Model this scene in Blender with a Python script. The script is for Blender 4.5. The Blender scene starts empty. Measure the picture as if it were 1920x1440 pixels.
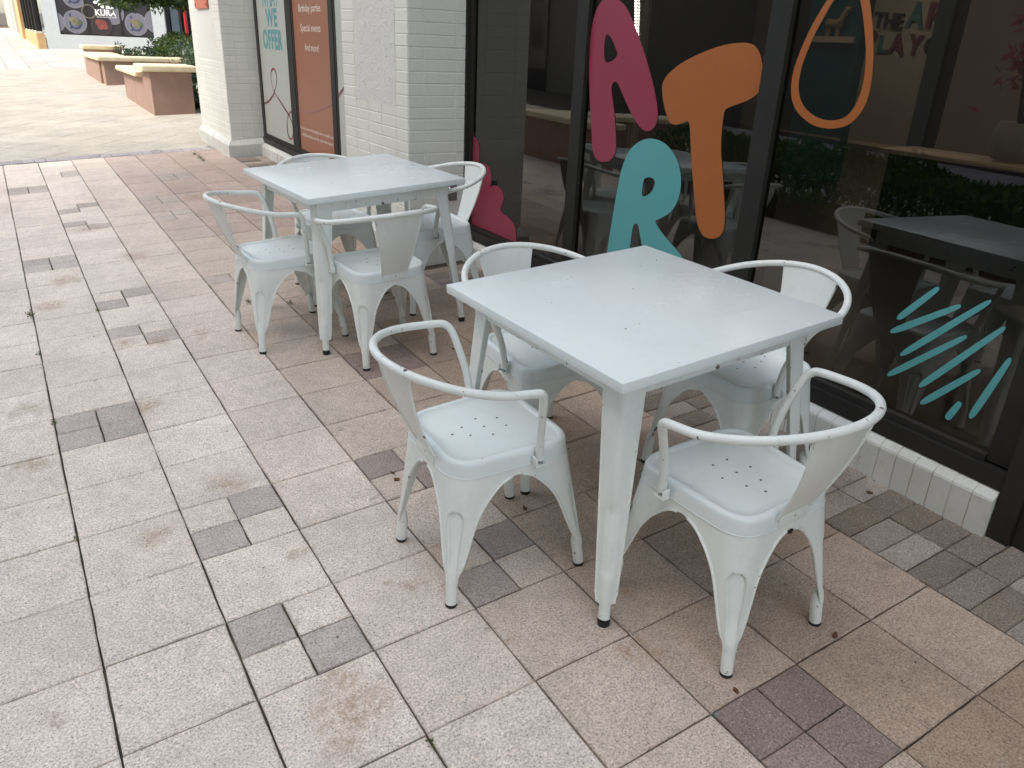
import bpy, bmesh, math, random
from mathutils import Vector, Matrix
R = math.radians
PI = math.pi
rnd = random.Random(11)
scene = bpy.context.scene
COL = scene.collection

# ------------------------------------------------------------------ frames
# world: Z is plumb.  The paving falls away from the building, so things that stand on it use the paving frame G.
G3 = Matrix(((0.9988690414979392, 0.0, -0.047546166375301915),
             (-0.0009686437512604572, 0.9997924550238022, -0.02034965863992557),
             (0.04753629840733326, 0.02037269931742854, 0.9986617312464969)))
G4 = G3.to_4x4()


def gp(x, y, z=0.0):
    return G3 @ Vector((x, y, z))


def gz(x, y):
    """height of the paving under a world x, y"""
    n = G3 @ Vector((0, 0, 1))
    return -(n.x * x + n.y * y) / n.z


# ------------------------------------------------------------------ helpers
def tag(o, label=None, cat=None, group=None, kind=None):
    if label: o['label'] = label
    if cat: o['category'] = cat
    if group: o['group'] = group
    if kind: o['kind'] = kind
    return o


def empty(name, label=None, cat=None, mw=None, group=None):
    o = bpy.data.objects.new(name, None)
    o.empty_display_size = 0.1
    COL.objects.link(o)
    if mw is not None: o.matrix_world = mw
    return tag(o, label, cat, group)


class MB:
    """collects geometry for one mesh object"""
    def __init__(s):
        s.v = []; s.f = []; s.m = []; s.c = []

    def add(s, verts, faces, mi=0, col=None):
        b = len(s.v)
        s.v += [tuple(p) for p in verts]
        for f in faces:
            s.f.append(tuple(b + i for i in f)); s.m.append(mi); s.c.append(col)

    def quad(s, a, b, c, d, mi=0, col=None):
        s.add([a, b, c, d], [(0, 1, 2, 3)], mi, col)

    def box(s, x0, x1, y0, y1, z0, z1, mi=0, bev=0.0, mat=None):
        if x0 > x1: x0, x1 = x1, x0
        if y0 > y1: y0, y1 = y1, y0
        if z0 > z1: z0, z1 = z1, z0
        if bev <= 0:
            vs = [(x0, y0, z0), (x1, y0, z0), (x1, y1, z0), (x0, y1, z0), (x0, y0, z1), (x1, y0, z1), (x1, y1, z1), (x0, y1, z1)]
            fs = [(0, 3, 2, 1), (4, 5, 6, 7), (0, 1, 5, 4), (1, 2, 6, 5), (2, 3, 7, 6), (3, 0, 4, 7)]
        else:
            bm = bmesh.new()
            bmesh.ops.create_cube(bm, size=1)
            for v in bm.verts:
                v.co = Vector(((x0 + x1) / 2 + v.co.x * (x1 - x0), (y0 + y1) / 2 + v.co.y * (y1 - y0), (z0 + z1) / 2 + v.co.z * (z1 - z0)))
            bmesh.ops.bevel(bm, geom=list(bm.edges), offset=bev, segments=2, profile=.5, affect='EDGES')
            bm.verts.index_update()
            vs = [v.co.copy() for v in bm.verts]
            fs = [tuple(v.index for v in f.verts) for f in bm.faces]
            bm.free()
        if mat is not None: vs = [mat @ Vector(p) for p in vs]
        s.add(vs, fs, mi)

    def tube(s, pts, r, n=10, mi=0, cap=True, closed=False):
        pts = [Vector(p) for p in pts]
        N = len(pts)
        rs = r if isinstance(r, (list, tuple)) else [r] * N
        rings = []
        t0 = (pts[1] - pts[0]).normalized()
        u = t0.orthogonal().normalized()
        for i, p in enumerate(pts):
            if closed:
                t = (pts[(i + 1) % N] - pts[i - 1]).normalized()
            elif i == 0: t = t0
            elif i == N - 1: t = (pts[-1] - pts[-2]).normalized()
            else: t = ((pts[i + 1] - p).normalized() + (p - pts[i - 1]).normalized()).normalized()
            u = (u - t * u.dot(t))
            u = u.normalized() if u.length > 1e-6 else t.orthogonal().normalized()
            w = t.cross(u)
            rings.append([p + (u * math.cos(2 * PI * k / n) + w * math.sin(2 * PI * k / n)) * rs[i] for k in range(n)])
        vs = [q for rg in rings for q in rg]
        fs = []
        M = N if closed else N - 1
        for i in range(M):
            j = (i + 1) % N
            for k in range(n):
                fs.append((i * n + k, i * n + (k + 1) % n, j * n + (k + 1) % n, j * n + k))
        if cap and not closed:
            fs.append(tuple(range(n - 1, -1, -1)))
            fs.append(tuple((N - 1) * n + k for k in range(n)))
        s.add(vs, fs, mi)

    def lathe(s, prof, n=20, mi=0, c=(0, 0, 0)):
        vs = []; fs = []
        for (r, z) in prof:
            for k in range(n):
                a = 2 * PI * k / n
                vs.append((c[0] + r * math.cos(a), c[1] + r * math.sin(a), c[2] + z))
        for i in range(len(prof) - 1):
            for k in range(n):
                fs.append((i * n + k, i * n + (k + 1) % n, (i + 1) * n + (k + 1) % n, (i + 1) * n + k))
        fs.append(tuple(range(n - 1, -1, -1)))
        fs.append(tuple((len(prof) - 1) * n + k for k in range(n)))
        s.add(vs, fs, mi)

    def build(s, name, mats, parent=None, smooth=None, mw=None, colname=None):
        me = bpy.data.meshes.new(name)
        me.from_pydata(s.v, [], s.f)
        if not isinstance(mats, (list, tuple)): mats = [mats]
        for m in mats: me.materials.append(m)
        me.polygons.foreach_set('material_index', s.m)
        if colname:
            at = me.color_attributes.new(colname, 'FLOAT_COLOR', 'CORNER')
            buf = []
            for p, c in zip(me.polygons, s.c):
                c = c or (0.4, 0.4, 0.4)
                buf += [c[0], c[1], c[2], 1.0] * p.loop_total
            at.data.foreach_set('color', buf)
        me.update()
        if smooth is not None:
            me.polygons.foreach_set('use_smooth', [True] * len(me.polygons))
            me.set_sharp_from_angle(angle=R(smooth))
        o = bpy.data.objects.new(name, me)
        COL.objects.link(o)
        if parent is not None: o.parent = parent
        if mw is not None: o.matrix_world = mw
        return o


def catmull(pts, n=6, closed=False):
    pts = [Vector(p) for p in pts]
    N = len(pts); out = []
    rng = range(N) if closed else range(N - 1)
    for i in rng:
        if closed: p0, p1, p2, p3 = pts[i - 1], pts[i], pts[(i + 1) % N], pts[(i + 2) % N]
        else: p0, p1, p2, p3 = pts[max(i - 1, 0)], pts[i], pts[i + 1], pts[min(i + 2, N - 1)]
        for k in range(n):
            t = k / n
            out.append(0.5 * ((2 * p1) + (p2 - p0) * t + (2 * p0 - 5 * p1 + 4 * p2 - p3) * t * t + (3 * p1 - p0 - 3 * p2 + p3) * t ** 3))
    if not closed: out.append(pts[-1])
    return out


def curve_mesh(cu):
    o = bpy.data.objects.new('tmp', cu)
    COL.objects.link(o)
    dg = bpy.context.evaluated_depsgraph_get()
    dg.update()
    me = bpy.data.meshes.new_from_object(o.evaluated_get(dg))
    bpy.data.objects.remove(o)
    bpy.data.curves.remove(cu)
    return me


def flat_shape(loops, thick=0.0008):
    cu = bpy.data.curves.new('tmp', 'CURVE')
    cu.dimensions = '2D'; cu.fill_mode = 'BOTH'; cu.extrude = thick
    for lp in loops:
        sp = cu.splines.new('POLY')
        sp.points.add(len(lp) - 1)
        for q, p in zip(sp.points, lp): q.co = (p[0], p[1], 0, 1)
        sp.use_cyclic_u = True
    return curve_mesh(cu)


def text_mesh(body, bold=0.0, thick=0.0, spacing=1.0, align='LEFT'):
    cu = bpy.data.curves.new('tmp', 'FONT')
    cu.body = body; cu.size = 1; cu.offset = bold; cu.extrude = thick; cu.space_character = spacing
    cu.align_x = align; cu.resolution_u = 4
    return curve_mesh(cu)


def link_mesh(name, me, mat, parent=None):
    me.name = name
    me.materials.clear()
    me.materials.append(mat)
    o = bpy.data.objects.new(name, me)
    COL.objects.link(o)
    if parent is not None: o.parent = parent
    return o


def wall_map(me, x0):
    """shape drawn right / up -> on the plane x = x0 seen from -x"""
    for v in me.vertices:
        a, b, c = v.co
        v.co = (x0 - c, -a, b)
    me.update()
    return me


def fit_text(me, w, h=None):
    xs = [v.co.x for v in me.vertices]; ys = [v.co.y for v in me.vertices]
    sx = w / (max(xs) - min(xs)); sy = h / (max(ys) - min(ys)) if h else sx
    x0, y0 = min(xs), min(ys)
    for v in me.vertices: v.co = ((v.co.x - x0) * sx, (v.co.y - y0) * sy, v.co.z)
    return me


def shift(me, dx, dy):
    for v in me.vertices: v.co.x += dx; v.co.y += dy
    return me


# ------------------------------------------------------------------ materials
class NT:
    def __init__(s, name):
        s.m = bpy.data.materials.new(name)
        s.m.use_nodes = True
        s.t = s.m.node_tree
        s.n = s.t.nodes
        s.b = s.n['Principled BSDF']
        s.out = s.n['Material Output']

    def new(s, typ, **kw):
        n = s.n.new(typ)
        for k, v in kw.items():
            if k in n.bl_rna.properties.keys(): setattr(n, k, v)
            else: n.inputs[k].default_value = v
        return n

    def link(s, a, b): s.t.links.new(a, b)

    def coord(s, kind='Object'): return s.new('ShaderNodeTexCoord').outputs[kind]

    def noise(s, scale, detail=3, rough=.55, vec=None):
        n = s.new('ShaderNodeTexNoise', Scale=scale, Detail=detail, Roughness=rough)
        s.link(vec if vec is not None else s.coord(), n.inputs['Vector'])
        return n.outputs['Fac']

    def ramp(s, fac, *stops):
        n = s.new('ShaderNodeValToRGB')
        e = n.color_ramp.elements
        while len(e) < len(stops): e.new(.5)
        for q, (p, c) in zip(e, stops):
            q.position = p
            q.color = (c, c, c, 1) if isinstance(c, (int, float)) else (c[0], c[1], c[2], 1)
        s.link(fac, n.inputs['Fac'])
        return n.outputs['Color']

    def mix(s, fac, a, b, mode='MIX'):
        n = s.new('ShaderNodeMix', data_type='RGBA', blend_type=mode)
        for sock, v in ((n.inputs[0], fac), (n.inputs[6], a), (n.inputs[7], b)):
            if isinstance(v, (int, float)): sock.default_value = v if sock.type == 'VALUE' else (v, v, v, 1)
            elif isinstance(v, (tuple, list)): sock.default_value = (v[0], v[1], v[2], 1)
            else: s.link(v, sock)
        return n.outputs[2]

    def math(s, op, a, b=0.0):
        n = s.new('ShaderNodeMath', operation=op)
        for sock, v in ((n.inputs[0], a), (n.inputs[1], b)):
            if isinstance(v, (int, float)): sock.default_value = v
            else: s.link(v, sock)
        return n.outputs[0]

    def bump(s, h, strength=.3, dist=.002, normal=None):
        n = s.new('ShaderNodeBump', Strength=strength, Distance=dist)
        s.link(h, n.inputs['Height'])
        if normal is not None: s.link(normal, n.inputs['Normal'])
        s.link(n.outputs['Normal'], s.b.inputs['Normal'])
        return n.outputs['Normal']

    def base(s, c):
        if isinstance(c, (tuple, list)): s.b.inputs['Base Color'].default_value = (c[0], c[1], c[2], 1)
        else: s.link(c, s.b.inputs['Base Color'])

    def rough(s, r):
        if isinstance(r, (int, float)): s.b.inputs['Roughness'].default_value = r
        else: s.link(r, s.b.inputs['Roughness'])


def simple(name, c, rough=.5, var=.06, scale=12, bump=0.0, metal=0.0, bscale=60):
    t = NT(name)
    f = t.noise(scale, 4)
    t.base(t.ramp(f, (.3, [q * (1 - var) for q in c]), (.7, [min(1, q * (1 + var)) for q in c])))
    t.rough(rough)
    t.b.inputs['Metallic'].default_value = metal
    if bump: t.bump(t.noise(bscale, 4), bump, .004)
    return t.m


def paint_metal(name, c, rough=.34, chips=.5, dirt=.12, wob=.05, wearamp=.14):
    """painted steel, worn: small chips (more of them along sharp edges), grime, scuffs"""
    t = NT(name)
    v = t.coord()
    big = t.noise(5, 4, .6, v)
    col = t.ramp(big, (.3, [q * (1 - dirt * .5) for q in c]), (.7, c))
    scuff = t.noise(11, 7, .72, v)
    col = t.mix(t.ramp(scuff, (.52, 0.0), (.72, dirt * 1.5)), col, (.46, .46, .42))
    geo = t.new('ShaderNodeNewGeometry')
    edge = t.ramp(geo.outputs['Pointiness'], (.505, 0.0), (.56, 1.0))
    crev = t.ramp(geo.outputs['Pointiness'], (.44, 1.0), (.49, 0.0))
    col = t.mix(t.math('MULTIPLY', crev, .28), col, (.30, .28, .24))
    chip = t.noise(34, 6, .62, v)
    lim = t.math('SUBTRACT', chip, t.math('MULTIPLY', t.math('SUBTRACT', 1.0, edge), .10))
    th = .665 - .03 * chips
    col = t.mix(t.ramp(lim, (th - .045, 0.0), (th + .005, .45)), col, (.42, .36, .28))
    mask = t.ramp(lim, (th, 0.0), (th + .008, 1.0))
    col = t.mix(mask, col, (.10, .088, .08))
    if wearamp < .14 and chips < .1:
        for (sx, sy, rz) in ((4, 150, .5), (130, 5, -.2)):
            mp = t.new('ShaderNodeMapping'); t.link(v, mp.inputs['Vector'])
            mp.inputs['Scale'].default_value = (sx, sy, 1); mp.inputs['Rotation'].default_value = (0, 0, rz)
            sc_ = t.new('ShaderNodeTexNoise', Scale=1.0, Detail=2.0); t.link(mp.outputs[0], sc_.inputs['Vector'])
            gate = t.ramp(t.noise(4.3 + sx * .01, 3, .5, v), (.50, 0.0), (.62, 1.0))
            col = t.mix(t.math('MULTIPLY', t.ramp(sc_.outputs['Fac'], (.71, 0.0), (.76, .25)), gate), col, (.33, .32, .29))
    t.base(col)
    wear = t.noise(3.2, 5, .55, v)
    t.rough(t.ramp(wear, (.3, rough), (.75, rough + wearamp)))
    if wob: t.bump(t.noise(5, 2, .5, v), wob, .002)
    return t.m


M = {}
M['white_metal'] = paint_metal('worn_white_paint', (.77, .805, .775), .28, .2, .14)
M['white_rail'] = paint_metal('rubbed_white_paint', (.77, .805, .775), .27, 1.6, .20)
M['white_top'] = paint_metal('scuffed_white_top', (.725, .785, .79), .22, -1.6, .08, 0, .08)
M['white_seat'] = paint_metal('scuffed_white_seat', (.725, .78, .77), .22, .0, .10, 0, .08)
M['black_metal'] = paint_metal('black_paint', (.02, .02, .024), .35, .1, .05)
M['rubber'] = simple('black_rubber', (.015, .015, .016), .6)
M['hole'] = simple('drain_dark', (.07, .07, .07), .8)
M['frame'] = simple('bronze_frame', (.026, .025, .024), .42, .15, 8, .05)
M['frame'].node_tree.nodes['Principled BSDF'].inputs['Specular IOR Level'].default_value = .22
M['frame_light'] = simple('bronze_frame_face', (.020, .020, .018), .6, .12, 8, .05)
M['frame_light'].node_tree.nodes['Principled BSDF'].inputs['Specular IOR Level'].default_value = .22
M['galv'] = simple('galvanised_plate', (.20, .19, .18), .45, .25, 20, .1, .5)
M['steel'] = simple('bare_steel', (.55, .55, .55), .25, .1, 30, 0, 1.0)
M['pink'] = simple('vinyl_pink', (.27, .030, .068), .38, .03)
M['teal'] = simple('vinyl_teal', (.095, .345, .36), .38, .03)
M['orange'] = simple('vinyl_orange', (.345, .105, .022), .38, .03)
M['poster_white'] = simple('film_white', (.40, .43, .405), .35, .02)
M['poster_orange'] = simple('film_orange', (.27, .085, .036), .35, .05, 3)
M['poster_teal'] = simple('film_teal', (.085, .29, .31), .4, .02)
M['poster_text'] = simple('film_text', (.72, .62, .55), .5, .02)
M['maroon'] = simple('film_maroon', (.17, .035, .05), .4, .02)
M['mauve'] = simple('film_mauve', (.28, .10, .10), .4, .02)
M['sign_red'] = simple('sign_red', (.52, .11, .06), .4, .04)
M['white'] = simple('plain_white', (.78, .78, .76), .5, .02)
def sill_mat():
    t = NT('painted_brick_sill')
    v = t.coord()
    col = t.ramp(t.noise(4, 5, .6, v), (.3, (.53, .535, .505)), (.65, (.62, .63, .60)))
    col = t.mix(t.ramp(t.noise(13, 6, .72, v), (.56, 0.0), (.74, .45)), col, (.33, .30, .25))
    col = t.mix(t.ramp(t.noise(55, 4, .6, v), (.69, 0.0), (.71, .7)), col, (.20, .18, .15))
    t.base(col); t.rough(.6)
    t.bump(t.noise(40, 5, .6, v), .3, .004)
    return t.m


M['brick_sill'] = sill_mat()
M['coping'] = simple('cast_coping', (.70, .60, .42), .75, .12, 7, .35)
M['stucco_terra'] = simple('terracotta_stucco', (.32, .21, .165), .85, .10, 5, .4, 0, 90)
M['stucco_white'] = simple('white_stucco', (.47, .50, .515), .8, .04, 4, .2)
M['stucco_tan'] = simple('tan_stucco', (.56, .36, .17), .8, .1, 3, .2)
M['stucco_cream'] = simple('cream_stucco', (.62, .56, .44), .8, .06, 3, .3)
M['darkglass'] = simple('dark_window', (.015, .016, .02), .06, .1)
M['bark'] = simple('bark', (.10, .075, .055), .9, .3, 18, .6)
M['soil'] = simple('soil', (.085, .062, .045), .95, .3, 20, .6)
M['red_pole'] = simple('red_pole', (.55, .02, .03), .4)
M['int_cream'] = simple('room_cream', (.70, .62, .48), .7, .04, 2)
M['int_beige'] = simple('room_beige', (.62, .50, .42), .7, .04, 2)
M['int_teal'] = simple('cabinet_teal', (.022, .13, .15), .5, .1)
M['int_grey'] = simple('room_slate', (.20, .26, .30), .55, .05)
M['int_floor'] = simple('room_floor', (.045, .04, .04), .35, .1)
M['int_ceiling'] = simple('room_ceiling', (.5, .5, .48), .8, .03)
M['int_navy'] = simple('room_navy', (.02, .024, .036), .6, .08)
M['letter_dark'] = simple('letter_dark', (.06, .05, .05), .6)
M['letter_teal'] = simple('letter_teal', (.10, .30, .31), .6)
M['letter_pink'] = simple('letter_plum', (.30, .06, .09), .6)
M['pot'] = simple('pot_glaze', (.55, .53, .46), .5, .2, 9)
M['pink_flower'] = simple('pink_petals', (.50, .10, .16), .7, .2, 20)
M['dried'] = simple('dry_leaf', (.12, .055, .025), .8, .3, 40)
M['weed_dry'] = simple('weed_straw', (.16, .15, .05), .8, .2, 30)
M['toy'] = simple('toy_tan', (.5, .36, .2), .6)


def emit(name, c, s):
    t = NT(name)
    t.b.inputs['Emission Color'].default_value = (c[0], c[1], c[2], 1)
    t.b.inputs['Emission Strength'].default_value = s
    t.base((.8, .8, .8))
    return t.m


M['led'] = emit('led_strip', (1, .96, .9), 9)
M['lamp'] = emit('unseen_ceiling_lamp', (1, .93, .82), 3.4)


def leaf_mat(name, c, trans=.25):
    t = NT(name)
    f = t.noise(3.5, 3)
    t.base(t.ramp(f, (.3, [q * .75 for q in c]), (.7, [q * 1.25 for q in c])))
    t.rough(.42)
    tr = t.new('ShaderNodeBsdfTranslucent')
    tr.inputs['Color'].default_value = (c[0] * 1.5, c[1] * 1.6, c[2] * .9, 1)
    mx = t.new('ShaderNodeMixShader', Fac=trans)
    t.link(t.b.outputs[0], mx.inputs[1]); t.link(tr.outputs[0], mx.inputs[2])
    t.link(mx.outputs[0], t.out.inputs['Surface'])
    return t.m


LEAF = [leaf_mat('leaf_deep', (.030, .062, .022)), leaf_mat('leaf_mid', (.055, .105, .03)), leaf_mat('leaf_fresh', (.12, .17, .035))]
LEAF_COOL = [leaf_mat('leaf_cool_deep', (.028, .058, .030)), leaf_mat('leaf_cool', (.055, .10, .055)), leaf_mat('leaf_cool_pale', (.10, .15, .085))]


def glass_mat():
    t = NT('tinted_glass')
    tr = t.new('ShaderNodeBsdfTransparent'); tr.inputs['Color'].default_value = (.43, .42, .395, 1)
    gl = t.new('ShaderNodeBsdfGlossy', Roughness=0.0); gl.inputs['Color'].default_value = (.92, .90, .86, 1)
    fr = t.new('ShaderNodeFresnel', IOR=1.85)
    geo = t.new('ShaderNodeNewGeometry')
    front = t.math('SUBTRACT', 1.0, geo.outputs['Backfacing'])     # leaving the pane there is no second mirror
    mx = t.new('ShaderNodeMixShader')
    t.link(t.math('MULTIPLY', fr.outputs[0], front), mx.inputs[0]); t.link(tr.outputs[0], mx.inputs[1]); t.link(gl.outputs[0], mx.inputs[2])
    t.link(mx.outputs[0], t.out.inputs['Surface'])
    return t.m


M['glass'] = glass_mat()

STAINS = [(0.49, -0.45, 0.13), (0.50, -0.36, 0.08), (0.21, 0.51, 0.06), (0.48, 0.69, 0.09), (0.74, -0.1, 0.035), (0.8, -0.14, 0.035),
          (1.19, -0.67, 0.06), (0.33, 1.44, 0.08), (0.09, 2.95, 0.09), (0.43, -0.54, 0.07), (-0.12, -0.13, 0.04), (-0.07, 1.67, 0.08),
          (1.23, -0.71, 0.03), (0.71, 2.14, 0.06), (-0.09, 1.18, 0.06), (0.94, -0.46, 0.035), (1.33, -0.48, 0.04), (0.63, 3.73, 0.1),
          (1.36, 5.26, 0.13), (0.57, 0.18, 0.035), (0.51, 2.14, 0.07), (0.2, 3.4, 0.1), (0.44, 4.6, 0.12), (0.36, 2.2, .07)]


def paver_mat():
    t = NT('aggregate_paver')
    v = t.coord()
    at = t.new('ShaderNodeVertexColor', layer_name='tone')
    col = at.outputs['Color']
    # blotchy weathering, fine sand, coarse aggregate
    col = t.mix(1.0, col, t.ramp(t.noise(2.6, 5, .6, v), (.25, .84), (.75, 1.13)), 'MULTIPLY')
    col = t.mix(1.0, col, t.ramp(t.noise(17, 5, .7, v), (.25, .86), (.75, 1.12)), 'MULTIPLY')
    col = t.mix(1.0, col, t.ramp(t.noise(165, 3, .75, v), (.30, .48), (.5, 1.0), (.72, 1.45)), 'MULTIPLY')
    vo = t.new('ShaderNodeTexVoronoi', Scale=170.0); t.link(v, vo.inputs['Vector'])
    cell = t.new('ShaderNodeSeparateColor'); t.link(vo.outputs['Color'], cell.inputs[0])
    near = t.ramp(vo.outputs['Distance'], (.26, 1.0), (.42, 0.0))
    pale = t.math('MULTIPLY', near, t.ramp(cell.outputs[0], (.80, 0.0), (1.0, .55)))
    dark = t.math('MULTIPLY', near, t.ramp(cell.outputs[1], (.84, 0.0), (.95, .7)))
    col = t.mix(pale, col, (.62, .60, .56))
    col = t.mix(dark, col, (.07, .06, .055))
    # rusty and dirty stains
    acc = None
    wob = t.new('ShaderNodeTexNoise', Scale=13.0, Detail=4.0); t.link(v, wob.inputs['Vector'])
    woff = t.new('ShaderNodeVectorMath', operation='MULTIPLY_ADD')
    t.link(wob.outputs['Color'], woff.inputs[0]); woff.inputs[1].default_value = (.16, .16, 0); t.link(v, woff.inputs[2])
    for (x, y, r) in STAINS:
        d = t.new('ShaderNodeVectorMath', operation='DISTANCE')
        t.link(woff.outputs[0], d.inputs[0]); d.inputs[1].default_value = (x + .08, y + .08, 0)
        mr = t.new('ShaderNodeMapRange')
        t.link(d.outputs['Value'], mr.inputs['Value'])
        mr.inputs['From Min'].default_value = r * .15; mr.inputs['From Max'].default_value = r * 1.15
        mr.inputs['To Min'].default_value = 1; mr.inputs['To Max'].default_value = 0
        acc = mr.outputs[0] if acc is None else t.math('MAXIMUM', acc, mr.outputs[0])
    acc = t.math('MULTIPLY', acc, t.ramp(t.noise(46, 5, .7, v), (.36, .10), (.6, 1.0)))
    acc = t.math('MAXIMUM', acc, t.math('MULTIPLY', t.ramp(t.noise(3.1, 3, .5, v), (.55, 0.0), (.72, .75)), t.ramp(t.noise(24, 5, .7, v), (.54, 0.0), (.68, .8))))
    col = t.mix(t.math('MULTIPLY', acc, .68), col, (.31, .185, .095))
    d = t.new('ShaderNodeVectorMath', operation='DISTANCE')
    t.link(woff.outputs[0], d.inputs[0]); d.inputs[1].default_value = (1.216 + .08, -.926 + .08, 0)
    mr = t.new('ShaderNodeMapRange'); t.link(d.outputs['Value'], mr.inputs['Value'])
    mr.inputs['From Min'].default_value = .004; mr.inputs['From Max'].default_value = .02
    mr.inputs['To Min'].default_value = .8; mr.inputs['To Max'].default_value = 0
    col = t.mix(mr.outputs[0], col, (.10, .33, .29))
    # scattered black specks of gum and grit
    sp = t.ramp(t.noise(9.5, 2, .4, v), (.735, 0.0), (.75, .75))
    sp2 = t.ramp(t.noise(36, 2, .4, v), (.76, 0.0), (.775, .8))
    col = t.mix(sp2, col, (.045, .04, .037))
    col = t.mix(t.math('MULTIPLY', sp, .35), col, (.14, .11, .08))
    t.base(col)
    t.rough(.88)
    t.b.inputs['Specular IOR Level'].default_value = .3
    h = t.math('ADD', t.noise(165, 3, .75, v), t.math('MULTIPLY', t.noise(17, 4, .7, v), .8))
    t.bump(h, .55, .0022)
    return t.m


M['paver'] = paver_mat()


def joint_mat():
    t = NT('joint_sand')
    v = t.coord()
    t.base(t.ramp(t.noise(4, 4, .6, v), (.3, (.035, .028, .022)), (.55, (.075, .058, .042)), (.72, (.20, .155, .11))))
    t.rough(.95)
    return t.m


M['joint'] = joint_mat()


def brick_mat():
    t = NT('painted_brick')
    v = t.coord()
    c = (.71, .71, .66)
    col = t.ramp(t.noise(3.0, 5, .6, v), (.3, [q * .92 for q in c]), (.7, c))
    col = t.mix(t.ramp(t.noise(24, 5, .7, v), (.58, 0.0), (.76, .30)), col, (.44, .41, .35))
    t.base(col); t.rough(.6)
    t.bump(t.noise(38, 5, .6, v), .30, .003)
    return t.m


M['brick'] = brick_mat()


def rough_stucco():
    t = NT('skip_trowel_stucco')
    v = t.coord()
    t.base((.69, .69, .655)); t.rough(.75)
    h = t.math('ADD', t.math('MULTIPLY', t.ramp(t.noise(24, 5, .6, v), (.54, 0.0), (.70, 1.0)), .5), t.math('MULTIPLY', t.noise(70, 5, .7, v), .9))
    t.bump(h, .9, .010)
    return t.m


M['stucco'] = rough_stucco()

# ------------------------------------------------------------------ camera
cam_d = bpy.data.cameras.new('camera')
cam = bpy.data.objects.new('camera', cam_d)
COL.objects.link(cam)
CR = ((0.8461524271494718, -0.5313651972125745, 0.040952377468216894),
      (0.1830331496148789, 0.36191149116294224, 0.9140672506474962),
      (0.5005246609020527, 0.7659445800809985, -0.4034897323023571))
mw = Matrix.Identity(4)
for i in range(3):
    mw[i][0] = CR[0][i]; mw[i][1] = CR[1][i]; mw[i][2] = -CR[2][i]
mw.translation = Vector((0.02304157776263457, -1.8037876700620905, 1.4962741322630642))
cam.matrix_world = mw
cam_d.sensor_width = 36; cam_d.lens = 1455.7208 / 1920 * 36
cam_d.clip_start = .05; cam_d.clip_end = 400
scene.camera = cam

# ------------------------------------------------------------------ ground
U = .3048
EARTH = 90.0
b = MB()
nx = 40
for (xa, xb, ya, yb) in ((-EARTH, 2.57, -EARTH, EARTH), (2.57, 13.2, 9.3, EARTH), (2.57, 13.2, -EARTH, -7.2), (13.2, EARTH, -EARTH, EARTH)):   # the shop stands in the gap
    b.quad((xa, ya, -.013), (xb, ya, -.013), (xb, yb, -.013), (xa, yb, -.013))
tag(b.build('ground', M['joint'], mw=G4), kind='structure')

ALL4 = (0, 1, 2, 3)
SPLIT = {(1, -1): (1, 2), (1, 1): (3, 0), (0, 4): ALL4, (1, 7): (1, 2), (1, 9): (0, 3), (0, 12): ALL4, (1, 15): (1, 2), (1, 17): (0, 3),
         (0, 20): ALL4, (1, 22): (2, 3), (4, 20): ALL4, (3, 17): (1, 2), (3, 15): (0, 3), (3, 9): (1,), (3, 1): (1, 2), (4, 4): ALL4,
         (3, -1): (0, 3), (4, -4): ALL4, (-2, 3): ALL4, (-2, -4): (0, 3), (-2, 10): (1, 2), (-3, 7): (0, 3)}
# quadrant numbers: 0 near left, 1 far left, 2 near right, 3 far right


def mixc(a, c, t): return [p + (q - p) * t for p, q in zip(a, c)]


def paver(b, x0, x1, y0, y1, col, g=.0026, rot=None, cut=None, top=0.0, fine=True):
    """one paver with a worn arris; rot = (angle, cx, cy)"""
    x0 += g + rnd.uniform(-.0008, .0012); x1 -= g + rnd.uniform(-.0008, .0012)
    y0 += g * .62 + rnd.uniform(-.0005, .0008); y1 -= g * .62 + rnd.uniform(-.0005, .0008)
    z = top + rnd.uniform(-.0014, .0014)
    tx, ty = rnd.uniform(-.004, .004), rnd.uniform(-.004, .004)
    cx, cy = (x0 + x1) / 2, (y0 + y1) / 2
    seg = 5 if fine else 1
    ring = []
    cs = [(x0, y0), (x1, y0), (x1, y1), (x0, y1)]
    for k in range(4):
        (ax, ay), (bx, by) = cs[k], cs[(k + 1) % 4]
        for s in range(seg):
            t = s / seg
            ring.append((ax + (bx - ax) * t, ay + (by - ay) * t))
    n = len(ring)

    def P(x, y, zz):
        zz = zz + (x - cx) * tx + (y - cy) * ty
        if rot:
            a, ox, oy = rot
            return (ox + x * math.cos(a) - y * math.sin(a), oy + x * math.sin(a) + y * math.cos(a), zz)
        return (x, y, zz)
    outer, inner = [], []
    j = .0011 if fine else 0
    for i, (x, y) in enumerate(ring):
        ox, oy = x + rnd.uniform(-j, j), y + rnd.uniform(-j, j)
        bw = .0038 + rnd.uniform(-.001, .0016)
        ix = min(max(x, x0 + bw), x1 - bw); iy = min(max(y, y0 + bw), y1 - bw)
        outer.append((ox, oy)); inner.append((ix, iy))
    vs = [P(x, y, z) for x, y in inner] + [P(x, y, z - .0036) for x, y in outer] + [P(x, y, -.02) for x, y in outer]
    fs = [tuple(range(n))]
    for i in range(n):
        k = (i + 1) % n
        fs.append((i, n + i, n + k, k)); fs.append((n + i, 2 * n + i, 2 * n + k, n + k))
    b.add(vs, fs, 0, col)


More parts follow.
